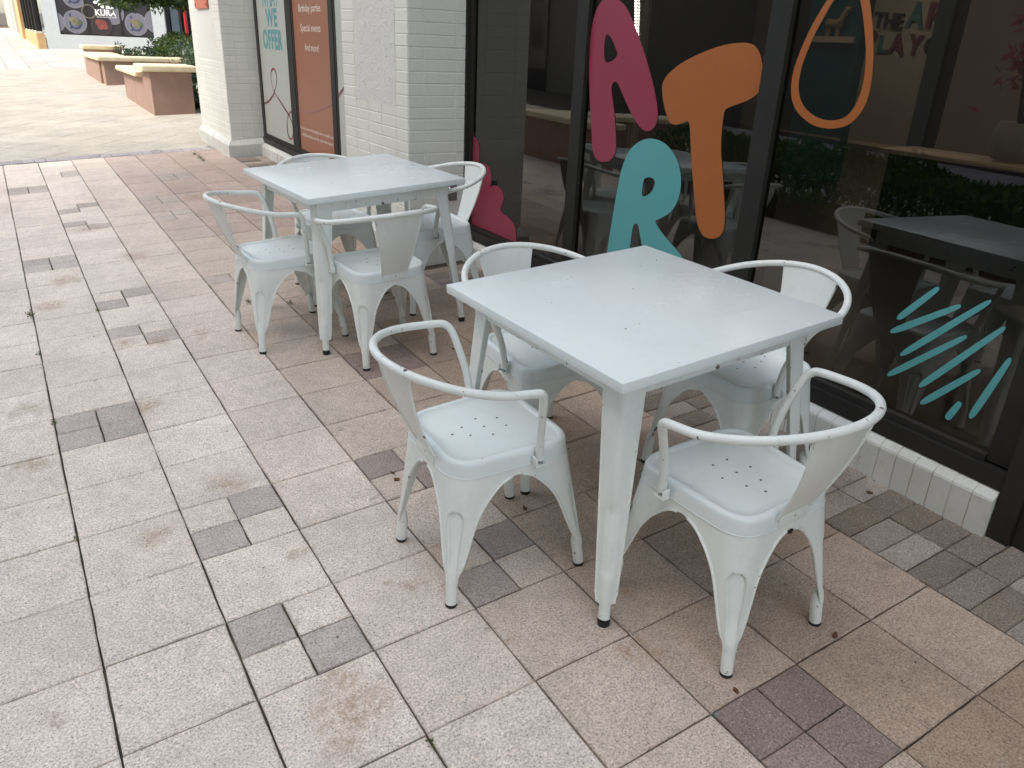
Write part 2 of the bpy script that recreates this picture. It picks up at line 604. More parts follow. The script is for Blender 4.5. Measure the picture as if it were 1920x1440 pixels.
LIGHT = (.745, .66, .59); PINK = (.70, .585, .505); TAN = (.37, .275, .207); DARK = (.50, .435, .395); PLUM = (.235, .168, .148); BROWN = (.17, .135, .105)
b = MB()
for i in range(-8, 7):
    for j in range(-12, 25):
        x0, x1 = i * U, (i + 1) * U
        if i == 6: x1 = 2.103
        y0, y1 = j * U, (j + 1) * U
        w = min(1, max(0, ((x0 + x1) / 2 - .55) / 1.0))          # browner near the building: a tan blend with shade worked into the colour
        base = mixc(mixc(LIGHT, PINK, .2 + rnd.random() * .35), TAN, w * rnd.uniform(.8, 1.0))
        if 12 < j and i >= 3: base = mixc(base, (.46, .36, .33), .5)
        k = rnd.uniform(.95, 1.04)
        base = [q * k for q in base]
        if (i, j) in SPLIT:
            xm, ym = (x0 + x1) / 2, (y0 + y1) / 2
            for q in range(4):
                xa, xb = (x0, xm) if q < 2 else (xm, x1)
                ya, yb = (y0, ym) if q % 2 == 0 else (ym, y1)
                c = base
                if q in SPLIT[(i, j)]:
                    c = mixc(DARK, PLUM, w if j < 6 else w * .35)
                    k = rnd.uniform(.9, 1.1); c = [p * k for p in c]
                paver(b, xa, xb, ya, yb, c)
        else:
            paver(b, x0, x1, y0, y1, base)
# header course of small dark pavers along the shopfront
for (ya, yb) in ((-3.6, 2.60), (3.70, 7.0)):
    n = int((yb - ya) / .0985)
    for k in range(n):
        for (xa, xb) in ((2.103, 2.307), (2.307, 2.511)):
            q = rnd.uniform(.82, 1.2)
            paver(b, xa, xb, ya + k * .0985, ya + (k + 1) * .0985, [p * q for p in mixc(BROWN, DARK, rnd.random() * .6)], .002)
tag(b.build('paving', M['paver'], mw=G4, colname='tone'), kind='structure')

# grey kerb band, diagonal plaza paving, far square paving
b = MB()
x = -4.0
while x < 2.02:
    yb = 7.655 - .028 * max(0, x)
    q = rnd.uniform(.85, 1.15)
    c = [p * q for p in (.36, .335, .34)]
    paver(b, x, x + .102, yb, yb + .2, c, .0025, top=.003, fine=False)
    x += .102
tag(b.build('paving_band', M['paver'], mw=G4, colname='tone'), kind='structure')
b = MB()
CREAM = (.46, .42, .355)
s = .40
for i in range(-26, 26):
    for j in range(-26, 26):
        cx, cy = i * s, j * s
        a = R(45)
        wx = cx * math.cos(a) - cy * math.sin(a) - .5; wy = cx * math.sin(a) + cy * math.cos(a) + 14.1
        if -7 < wx < 7.2 and 7.62 < wy < 20.4:
            if wy < 8.0 and wx > 1.9: continue
            k = rnd.uniform(.92, 1.06)
            c = [q * k for q in mixc(CREAM, (.44, .41, .37), rnd.random() * .7)]
            paver(b, cx - s / 2, cx + s / 2, cy - s / 2, cy + s / 2, c, .003, rot=(a, -.5, 14.1), fine=False, top=-.001)
for i in range(-14, 16):
    for j in range(0, 62):
        x0, y0 = i * .46, 20.35 + j * .46
        k = rnd.uniform(.86, 1.1)
        c = [q * k for q in mixc((.48, .45, .43), (.50, .46, .41), rnd.random())]
        paver(b, x0, x0 + .46, y0, y0 + .46, c, .005, fine=False, top=.002)
tag(b.build('plaza_paving', M['paver'], mw=G4, colname='tone'), kind='structure')
# walk on the other side of the beds, seen in the glass
b = MB()
for i in range(0, 17):
    for j in range(-12, 32):
        x0, y0 = -10.6 + i * .46, -2 + j * .46
        if x0 > -3.0: continue
        k = rnd.uniform(.86, 1.1)
        paver(b, x0, x0 + .46, y0, y0 + .46, [q * k for q in (.50, .44, .43)], .005, fine=False)
tag(b.build('far_walk', M['paver'], mw=G4, colname='tone'), kind='structure')

# ------------------------------------------------------------------ chair
ZT = .432   # top of the pressed skirt
TOPC = {(1, 1): (.183, .190), (1, -1): (.183, -.190), (-1, 1): (-.180, .168), (-1, -1): (-.180, -.168)}
FOOT = {(1, 1): (.230, .221), (1, -1): (.230, -.221), (-1, 1): (-.223, .190), (-1, -1): (-.223, -.190)}


def corner(k, z):
    t = (ZT - z) / ZT
    T, B = TOPC[k], FOOT[k]
    return Vector((T[0] + (B[0] - T[0]) * t, T[1] + (B[1] - T[1]) * t, z))


def leg_point(k, s, z, rad, grow=0.0):
    """point of the skirt/leg sheet: s metres round from the corner (s>0 along the side rail, s<0 along the front/back rail)"""
    c = corner(k, z)
    mx = (c + corner((-k[0], k[1]), z)) / 2
    my = (c + corner((k[0], -k[1]), z)) / 2
    dx, dy = (mx - c), (my - c)
    Lx, Ly = dx.length, dy.length
    dx /= Lx; dy /= Ly

    def raw(q): return c + dx * min(q, Lx) if q >= 0 else c + dy * min(-q, Ly)
    if abs(s) < rad:
        t = (s + rad) / (2 * rad)
        p = raw(-rad) * (1 - t) ** 2 + c * (2 * t * (1 - t)) + raw(rad) * t * t
    else:
        p = raw(s)
    out = Vector((k[0], k[1], 0)).normalized()
    if grow:
        nn = Vector((0, k[1], 0)) if s > rad else (Vector((k[0], 0, 0)) if s < -rad else out)
        if abs(s) < rad:
            t = (s + rad) / (2 * rad)
            nn = (Vector((k[0], 0, 0)) * (1 - t) + Vector((0, k[1], 0)) * t).normalized()
        p = p + nn * grow
    return p, out, Lx, Ly


def tube_axis(k, z):
    c = corner(k, z)
    return c + Vector((-k[0], -k[1], 0)).normalized() * .0245


def leg_mesh(k):
    b = MB()
    za, zb = .374, .080
    rows = [.430, .405, .385, za + .001]
    rows += [za - (za - zb) * (q / 20) ** 1.8 for q in range(1, 8)] + [.330 - (.330 - zb) * q / 42 for q in range(1, 43)]
    rows = sorted(set(rows), reverse=True)
    cols = [-1 + 2 * i / 40 for i in range(41)]
    grid = []
    eL, eR = [], []
    for z in rows:
        rad = .022 + .060 * max(0, (z - .08) / .35)
        _, _, Lx, Ly = leg_point(k, 0, z, rad)
        v = min(1, max(0, (za - z) / (za - zb)))
        q_ = min(1, v / .46)
        f = (1 - (1 - q_) ** 2.1) ** (1 / 2.1) if v > 0 else 0.0
        g_ = max(0, (v - .12) / .88) ** 1.1
        wx = Lx - (Lx - .088) * f - .064 * g_; wy = Ly - (Ly - .084) * f - .060 * g_
        line = []
        for u in cols:
            uu = (.45 + .4 * min(1, v * 2)) * u + (.55 - .4 * min(1, v * 2)) * u ** 3
            s = uu * (wx if u >= 0 else wy)
            q, out, _, _ = leg_point(k, s, z, min(rad, (wx + wy) * .34))
            # pressed groove down the corner
            gw = .030 * min(1, .42 + (z - .08) * 2.9)
            topz = .298
            if z < topz + .012 and z > .07:
                hw = gw if z < topz - gw else gw * math.sqrt(max(0, 1 - ((z - topz + gw) / gw) ** 2))
                d = max(0, min(1, (hw - abs(s)) / .007 + .5)) if hw > 0 else 0
                d = d * d * (3 - 2 * d)
                d *= max(0, min(1, (z - .09) / .07))
                q = q - out * (.0085 * d)
            if z < .125:                      # the sheet closes round the tubular foot
                t_ = min(1, (.125 - z) / .036)
                ax = tube_axis(k, z)
                dd = Vector((q.x - ax.x, q.y - ax.y, 0))
                q = q.lerp(Vector((ax.x, ax.y, z)) + dd.normalized() * .0176, t_ * t_ * (3 - 2 * t_))
            line.append(q)
        grid.append(line)
        if v > 0:
            eL.append(line[0]); eR.append(line[-1])
    nc = len(cols)
    vs = [p for l in grid for p in l]
    fs = []
    flip = k[0] * k[1] > 0
    for i in range(len(grid) - 1):
        for j in range(nc - 1):
            q = (i * nc + j, i * nc + j + 1, (i + 1) * nc + j + 1, (i + 1) * nc + j)
            fs.append(q if flip else q[::-1])
    b.add(vs, fs)
    # inner skin, so the sheet has thickness
    c0 = Vector((0, 0, 0))
    vs2 = []
    for i, l in enumerate(grid):
        for p in l:
            d = Vector((-p.x, -p.y, 0)).normalized()
            vs2.append(p + d * .0022)
    b.add(vs2, [f[::-1] for f in fs])
    # rolled edge
    for e in (eL, eR):
        b.tube(e, [.0042 if p.z > .15 else .0042 * max(.25, (p.z - .07) / .08) for p in e], 8)
    # tubular foot
    lo, hi = tube_axis(k, .010), tube_axis(k, .118)
    b.tube([lo, lo.lerp(hi, .72), lo.lerp(hi, .86), hi], [.0162, .0165, .0120, .004], 16)
    return b, lo


def chair_proto(mw_metal, mw_seat, label, rail=None):
    root = empty('metal_armchair', label, 'chair', group='metal armchairs around the tables')
    for k in TOPC:
        mb, lo = leg_mesh(k)
        lg = mb.build('leg', mw_metal, root, smooth=40)
        f = MB()
        f.tube([lo + Vector((0, 0, -.0105)), lo + Vector((0, 0, -.007)), lo + Vector((0, 0, -.003))], [.0160, .0170, .0170], 14)
        f.build('foot_cap', M['rubber'], lg, smooth=40)
    # seat pan with pressed rim
    order = [((1, 1), 1), ((-1, 1), 1), ((-1, -1), 1), ((1, -1), 1)]

    def outline(z, inset):
        pts = []
        for k in ((1, 1), (-1, 1), (-1, -1), (1, -1)):
            n = 14
            _, _, Lx, Ly = leg_point(k, 0, z, 0.082)
            ss = [-Ly + (Ly + Lx) * (i + .5) / (2 * n) for i in range(2 * n)]
            if k in ((-1, 1), (1, -1)): ss = ss[::-1]
            for s_ in ss:
                p, _, _, _ = leg_point(k, s_, z, 0.082, .0026)
                pts.append(p)
        res = []
        for p in pts:
            d = Vector((p.x, p.y, 0)); L = d.length
            res.append(Vector((p.x, p.y, 0)) * ((L - inset) / L))
        return res
    # order the points by angle so that rings match
    prof = [(.398, 0, 0), (.428, 0, .0), (.4375, .0018, 0), (.4428, .006, 0), (.4450, .012, 0), (.4452, .018, 0), (.4428, .0225, 0), (.4385, .0255, 0), (.4368, .029, 0), (.4362, .05, 0), (.4364, .09, 0), (.4366, .135, 0)]
    b = MB()
    rings = []
    for (z, ins, _) in prof:
        o = outline(min(z, .43), ins)
        o.sort(key=lambda p: math.atan2(p.y, p.x))
        rings.append([Vector((p.x, p.y, z)) for p in o])
    n = len(rings[0])
    vs = [p for r_ in rings for p in r_]
    fs = []
    for i in range(len(rings) - 1):
        for j in range(n):
            fs.append((i * n + j, i * n + (j + 1) % n, (i + 1) * n + (j + 1) % n, (i + 1) * n + j))
    vs.append(Vector((0, 0, .4366)))
    ci = len(vs) - 1
    for j in range(n):
        fs.append(((len(rings) - 1) * n + j, (len(rings) - 1) * n + (j + 1) % n, ci))
    b.add(vs, fs)
    # seam under the rim
    b.tube([Vector((p.x, p.y, .398)) for p in rings[0]], .0012, 6, closed=True)
    for (hx, hy) in ((0, 0), (.058, .026), (.058, -.026), (-.058, .026), (-.058, -.026), (.0, .052), (.0, -.052), (-.10, .004)):
        b.lathe([(.0034, .0), (.0034, .0007)], 10, 1, (hx, hy, .4365))
    b.build('seat', [mw_seat, M['hole']], root, smooth=35)
    # splat
    b = MB()
    rows, cols = 14, 13
    g = []
    for i in range(rows):
        t = i / (rows - 1)
        hw = .060 + .052 * t ** 1.15
        xb = -.1825 - .108 * t - .010 * math.sin(t * PI)
        z = .422 + .288 * t
        k = .35 + 1.55 * t
        g.append([Vector((xb + (hw * (2 * j / (cols - 1) - 1)) ** 2 * k, hw * (2 * j / (cols - 1) - 1), z)) for j in range(cols)])
    vs = [p for l in g for p in l]
    fs = [(i * cols + j, i * cols + j + 1, (i + 1) * cols + j + 1, (i + 1) * cols + j) for i in range(rows - 1) for j in range(cols - 1)]
    b.add(vs, fs)
    b.add([p + Vector((-.0022, 0, 0)) for p in vs], [f[::-1] for f in fs])
    for j in (0, cols - 1):
        b.tube([l[j] + Vector((-.004, 0, 0)) for l in g], .0036, 8)
    b.box(-.1885, -.1835, -.052, .052, .396, .428, 0, .0012)
    b.build('backrest', mw_metal, root, smooth=40)
    # hoop and arms
    half = [(.062, .2005, .415), (.060, .2015, .450), (.054, .213, .520), (.040, .241, .600), (.031, .255, .634), (.018, .2635, .652), (-.004, .268, .660)]
    for a in (12, 24, 36, 48, 60, 70, 80):
        aa = R(a)
        half.append((-.020 - .278 * math.sin(aa), .268 * math.cos(aa), .662 + .056 * math.sin(aa) ** 1.3))
    full = half + [(-.2985, 0, .7185)] + [(x, -y, z) for x, y, z in half[::-1]]
    b = MB()
    b.tube(catmull(full, 5), .0114, 14)
    b.build('arm_rail', rail or mw_metal, root, smooth=50)
    for sy in (1, -1):
        b = MB()
        b.box(.042, .078, sy * .1915, sy * .2155, .399, .4035, 0, .001)
        b.box(.042, .046, sy * .1915, sy * .2155, .4035, .428, 0, .001)
        b.lathe([(.006, 0), (.006, .004), (.003, .006)], 10, 1, (.062, sy * .2045, .4035))
        b.build('arm_bracket', [mw_metal, M['steel']], root, smooth=40)
    return root


def kids(o): return [c for c in bpy.data.objects if c.parent == o]


def copy_tree(o, parent=None):
    c = o.copy()
    COL.objects.link(c)
    if parent is not None:
        c.parent = parent
        c.matrix_parent_inverse = o.matrix_parent_inverse.copy()
    for ch in kids(o):
        if ch != c: copy_tree(ch, c)
    return c


def on_paving(x, y, rot, z=0.0):
    return G4 @ Matrix.Translation((x, y, z)) @ Matrix.Rotation(rot, 4, 'Z')


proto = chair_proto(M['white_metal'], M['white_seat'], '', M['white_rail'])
CHAIRS = [
    (1.068, -.092, -1.0, 'worn white metal armchair at the left side of the front table, whole seat in view'),
    (1.509, -.640, 90.5, 'white metal armchair nearest the camera, right of the front table leg, back turned to us'),
    (1.550, .310, -91, 'white metal armchair tucked behind the front table, its backrest in front of the teal letter'),
    (2.050, -.160, 180, 'white metal armchair between the front table and the dark shop window'),
    (1.097, 1.932, 4.5, 'white metal armchair at the left end of the rear table, standing out over the pavers'),
    (1.432, 1.520, 90, 'white metal armchair at the near side of the rear table, back panel facing the camera'),
    (1.965, 2.03, 177, 'white metal armchair at the rear table beside the pink window decal'),
    (1.545, 2.44, -91, 'white metal armchair mostly hidden behind the rear table, before the poster window'),
]
for i, (x, y, a, lab) in enumerate(CHAIRS):
    c = proto if i == 0 else copy_tree(proto)
    c.matrix_world = on_paving(x, y, R(a))
    c['label'] = lab

# ------------------------------------------------------------------ tables
HT = .818 / 2


def table_leg(sx, sy):
    b = MB()

    def cpos(z):
        t = (.70 - z) / .70
        return Vector((sx * (.346 + .060 * t), sy * (.346 + .060 * t), z))
    rows = [.716, .70, .66, .6, .5, .42, .372, .362, .352, .34, .3, .25, .2, .182, .172, .162, .15, .12, .1, .088, .074]
    cols = [-1, -.8, -.6, -.4, -.3, -.22, -.15, -.08, 0, .08, .15, .22, .3, .4, .6, .8, 1]
    g = []
    for z in rows:
        t = (.70 - z) / .70
        fl = .072 - .037 * min(1, max(0, t)) - (.004 if z < .1 else 0)
        rad = min(.022, fl * .6)
        c = cpos(z)
        line = []
        for u in cols:
            s = u * fl
            dx, dy = Vector((-sx, 0, 0)), Vector((0, -sy, 0))
            if abs(s) < rad:
                q = (s + rad) / (2 * rad)
                p = (c + dy * rad) * (1 - q) ** 2 + c * (2 * q * (1 - q)) + (c + dx * rad) * q * q
            else:
                p = c + (dx * s if s > 0 else dy * -s)
            if .158 < z < .368:
                d = max(0, min(1, (.021 - abs(s)) / .008 + .5)) * min(1, min(z - .158, .368 - z) / .01)
                p = p + Vector((-sx, -sy, 0)).normalized() * .006 * d
            line.append(p)
        g.append(line)
    nc = len(cols)
    vs = [p for l in g for p in l]
    fs = []
    for i in range(len(g) - 1):
        for j in range(nc - 1):
            q = (i * nc + j, i * nc + j + 1, (i + 1) * nc + j + 1, (i + 1) * nc + j)
            fs.append(q if sx * sy > 0 else q[::-1])
    b.add(vs, fs)
    inn = Vector((-sx, -sy, 0)).normalized()
    b.add([p + inn * .0026 for p in vs], [f[::-1] for f in fs])
    for j in (0, nc - 1): b.tube([l[j] for l in g], .0032, 8)
    lo, hi = cpos(.024) + inn * .0265, cpos(.125) + inn * .0265
    b.tube([lo, hi], [.0165, .0165], 14)
    return b, lo


def table_proto():
    root = empty('square_metal_table', '', 'table', group='square white metal tables')
    b = MB()
    b.box(-HT, HT, -HT, HT, .722, .750, 0, .0030)
    b.build('tabletop', M['white_top'], root, smooth=40)
    b = MB()
    q = .345
    for (x0, x1, y0, y1) in ((-q, q, -q, -q + .004), (-q, q, q - .004, q), (-q, -q + .004, -q + .004, q - .004), (q - .004, q, -q + .004, q - .004)):
        b.box(x0, x1, y0, y1, .664, .7215)
    b.build('apron', M['white_metal'], root)
    for sx in (1, -1):
        for sy in (1, -1):
            mb, lo = table_leg(sx, sy)
            lg = mb.build('leg', M['white_metal'], root, smooth=40)
            f = MB()
            f.tube([lo + Vector((0, 0, -.024)), lo + Vector((0, 0, -.014)), lo + Vector((0, 0, -.008))], [.0168, .0178, .0178], 14)
            f.build('foot_cap', M['rubber'], lg, smooth=40)
    return root


tb = table_proto()
t2 = copy_tree(tb)
tb.matrix_world = on_paving(1.556, -.146, R(1.7))
tb['label'] = 'square white metal table in front, with scuffed top and one leg nearest us'
t2.matrix_world = on_paving(1.517, 1.988, R(4.4))
t2['label'] = 'square white metal table at the back, before the white brick pillar'

# ------------------------------------------------------------------ the shop building
shop = empty('shop_building', 'white painted brick shop front with dark framed windows and square pillars', 'building', Matrix.Identity(4))
COURSE = .0667
ZC = 1.643   # a bed joint of the near pillar


def brick_face(b, org, u, n, cols, z0, z1, phase=ZC, skip=None, gap=.0038, out=.0032, stagger=False):
    """raised painted bricks on a wall face. org + u*s + z ; n outward; cols = joint positions along u"""
    org = Vector(org); u = Vector(u); n = Vector(n); up = Vector((0, 0, 1))
    k0 = math.floor((z0 - phase) / COURSE)
    z = phase + k0 * COURSE
    row = 0
    flip = u.cross(up).dot(n) < 0
    while z < z1:
        za, zb = max(z, z0), min(z + COURSE, z1)
        if zb - za > .012:
            for a, c in zip(cols[:-1], cols[1:]):
                if skip and skip((a + c) / 2, (za + zb) / 2): continue
                jit = rnd.uniform(-.0007, .0007)
                g2 = gap / 2
                o, h = out + jit, .0035
                q = [(a + g2, za + g2), (c - g2, za + g2), (c - g2, zb - g2), (a + g2, zb - g2)]
                i_ = [(a + g2 + h, za + g2 + h), (c - g2 - h, za + g2 + h), (c - g2 - h, zb - g2 - h), (a + g2 + h, zb - g2 - h)]
                vs = [org + u * s + up * (t - org.z) for s, t in q] + [org + u * s + up * (t - org.z) + n * o for s, t in i_]
                fs = [(4, 5, 6, 7)] + [(m, (m + 1) % 4, 4 + (m + 1) % 4, 4 + m) for m in range(4)]
                if flip: fs = [f[::-1] for f in fs]
                b.add(vs, fs)
        z += COURSE; row += 1


def soldier_base(b, org, u, n, L, zbot, h, flare=.045, slope=.055, w=0.0822, mitre0=0.0, mitre1=0.0):
    """course of upright bricks with a sloped top, standing proud of the wall by flare"""
    org = Vector(org); u = Vector(u); n = Vector(n)
    k = max(1, round(L / w)); w = L / k
    flip = u.cross(Vector((0, 0, 1))).dot(n) < 0
    for i in range(k):
        g = .0022
        a, c = i * w + g, (i + 1) * w - g
        zb = zbot(org + u * (a + c) / 2) if callable(zbot) else zbot
        j = rnd.uniform(-.0015, .0015)
        a2 = a - (mitre0 if i == 0 else 0); c2 = c + (mitre1 if i == k - 1 else 0)
        pr = [(0, h + slope), (flare * .96 + j, h + .004), (flare + .001 + j, h - .004), (flare + j, -.12)]
        vs = []
        for (d, z) in pr:
            f = min(1, d / flare)
            aa = a + (a2 - a) * f; cc = c + (c2 - c) * f
            vs.append(Vector((org.x, org.y, zb + z)) + u * aa + n * d)
            vs.append(Vector((org.x, org.y, zb + z)) + u * cc + n * d)
        fs = [(0, 2, 3, 1), (2, 4, 5, 3), (4, 6, 7, 5)]
        inn0 = Vector((org.x, org.y, zb - .12)) + u * a; inn1 = Vector((org.x, org.y, zb - .12)) + u * c
        vs += [inn0, inn1]
        fs += [(0, 8, 6, 4, 2), (1, 3, 5, 7, 9)]
        if not flip: fs = [f[::-1] for f in fs]
        b.add(vs, fs)


def profile_strip(b, prof, ys):
    """continuous strip along y; prof(y) -> list of (x, z)"""
    rows = [[(x, y, z) for x, z in prof(y)] for y in ys]
    n = len(rows[0])
    vs = [p for r_ in rows for p in r_]
    b.add(vs, [(i * n + j, i * n + j + 1, (i + 1) * n + j + 1, (i + 1) * n + j) for i in range(len(rows) - 1) for j in range(n - 1)])


def pillar(x0, x1, y0, y1, cols_front, cols_side, stucco, zf, lab):
    """front face at x0 (towards -x), near side at y0"""
    b = MB()
    H = 3.4
    b.box(x0, x1, y0, y1, gz(x0, y0) - .25, H)
    zb = zf
    ya, yb, zs = stucco
    brick_face(b, (x0, 0, 0), (0, 1, 0), (-1, 0, 0), cols_front, zb, 2.7, skip=lambda s, z: ya - .01 < s < yb + .01 and z > zs)
    brick_face(b, (0, y0, 0), (1, 0, 0), (0, -1, 0), cols_side, zb, 2.7)
    p = b.build('pillar', M['brick'], shop)
    p['label'] = lab
    b = MB()
    b.box(x0 - .0035, x0 + .02, ya, yb, zs + .004, 2.7)
    b.build('stucco_panel', M['stucco'], p)
    b = MB()
    f = .046
    h = .118
    soldier_base(b, (x0, y0, 0), (0, 1, 0), (-1, 0, 0), y1 - y0, lambda q: gz(q.x, q.y), h, f, .055, mitre0=f, mitre1=0)
    soldier_base(b, (x0, y0, 0), (1, 0, 0), (0, -1, 0), x1 - x0, lambda q: gz(q.x, q.y), h, f, .055, mitre0=f, mitre1=0)
    fx, zz = f - .003, [(0, h + .052), (f - .003, h + .001), (f - .002, h - .006), (f - .003, -.12)]
    n_ = len(zz)
    path = [(x0, y1 - .002, -1, 0), (x0, y0, -1, -1), (x1, y0, 0, -1)]
    vs = []
    for (px, py, ex, ey) in path:
        for d, z in zz: vs.append((px + ex * d, py + ey * d, gz(px, py) + z))
    b.add(vs, [(i * n_ + j, i * n_ + j + 1, (i + 1) * n_ + j + 1, (i + 1) * n_ + j) for i in range(2) for j in range(n_ - 1)])
    b.build('base_course', M['brick_sill'], p)
    return p


pillar(2.112, 2.62, 2.655, 3.69, [2.655, 2.825, 3.05, 3.262, 3.47, 3.69], [2.112, 2.214, 2.428, 2.53], (2.825, 3.469, 1.10), .31, 'white brick pillar beside the two tables')
pillar(2.105, 2.62, 7.035, 8.39, [7.035, 7.30, 7.51, 7.72, 7.94, 8.15, 8.39], [2.105, 2.225, 2.35, 2.46], (7.30, 8.15, 1.20), .40, 'far white brick pillar carrying the red plaque')

# wall above the windows, back parts, roof
b = MB()
b.box(2.50, 2.80, -7, 8.4, 2.72, 5.6)
b.box(2.60, 2.80, 8.4, 9.2, -.2, 5.6)
b.box(2.50, 2.80, -7, -2.2, -.2, 2.72)
b.build('wall', M['stucco_cream'], shop)
b = MB()
b.box(2.45, 13.2, -7.1, 9.2, 5.6, 5.8)
b.box(2.41, 2.50, -7.1, 9.2, 5.55, 5.95)
b.build('roof', M['stucco_white'], shop)

# --- storefront window with the letters
XF, XG = 2.520, 2.530
win = MB()


def lip(y): return .322 + .0145 * (y + .87)


def gbot(y): return .352 + .0138 * (y + .60)


def bbot(y): return .262 + .0145 * (y + .87)


def bar_y(b, x0, x1, y0, y1, za, zb, mi=0):
    """rail running along y whose bottom / top follow the functions za, zb"""
    vs = [(x0, y0, za(y0)), (x1, y0, za(y0)), (x1, y1, za(y1)), (x0, y1, za(y1)), (x0, y0, zb(y0)), (x1, y0, zb(y0)), (x1, y1, zb(y1)), (x0, y1, zb(y1))]
    b.add(vs, [(0, 3, 2, 1), (4, 5, 6, 7), (0, 1, 5, 4), (1, 2, 6, 5), (2, 3, 7, 6), (3, 0, 4, 7)], mi)


TOPW = 2.70
YL, YR = 2.655, -.80
ZM = .0
# mullions
for (ya, yb) in ((1.478, 1.566), (.276, .372)):
    win.box(XF - .012, XF + .09, ya, yb, .36, TOPW, 1, .002)
win.box(XF - .028, XF + .09, 2.642, 2.70, .20, TOPW, 0, .002)     # left jamb
win.box(XF - .008, XF + .09, 2.60, 2.6425, .38, TOPW, 1, .002)
win.box(XF - .006, XF + .09, -.87, -.79, .33, TOPW, 0, .002)
bar_y(win, XF - .034, XF + .09, -.872, 2.60, bbot, lip)
bar_y(win, XF - .016, XF + .09, -.79, 2.60, lambda y: lip(y) + .0008, gbot, 0)
win.box(XF - .03, XF + .09, -.872, 2.60, TOPW, 2.78)
wpart = win.build('storefront_window', [M['frame'], M['frame_light']], shop)
wpart['label'] = 'wide dark framed shop window with coloured letters'
for (ya, yb) in ((1.55, 2.62), (.35, 1.50), (-.81, .30)):
    b = MB()
    b.box(XG, XG + .006, ya, yb, .34, TOPW)
    b.build('glass_pane', M['glass'], wpart)

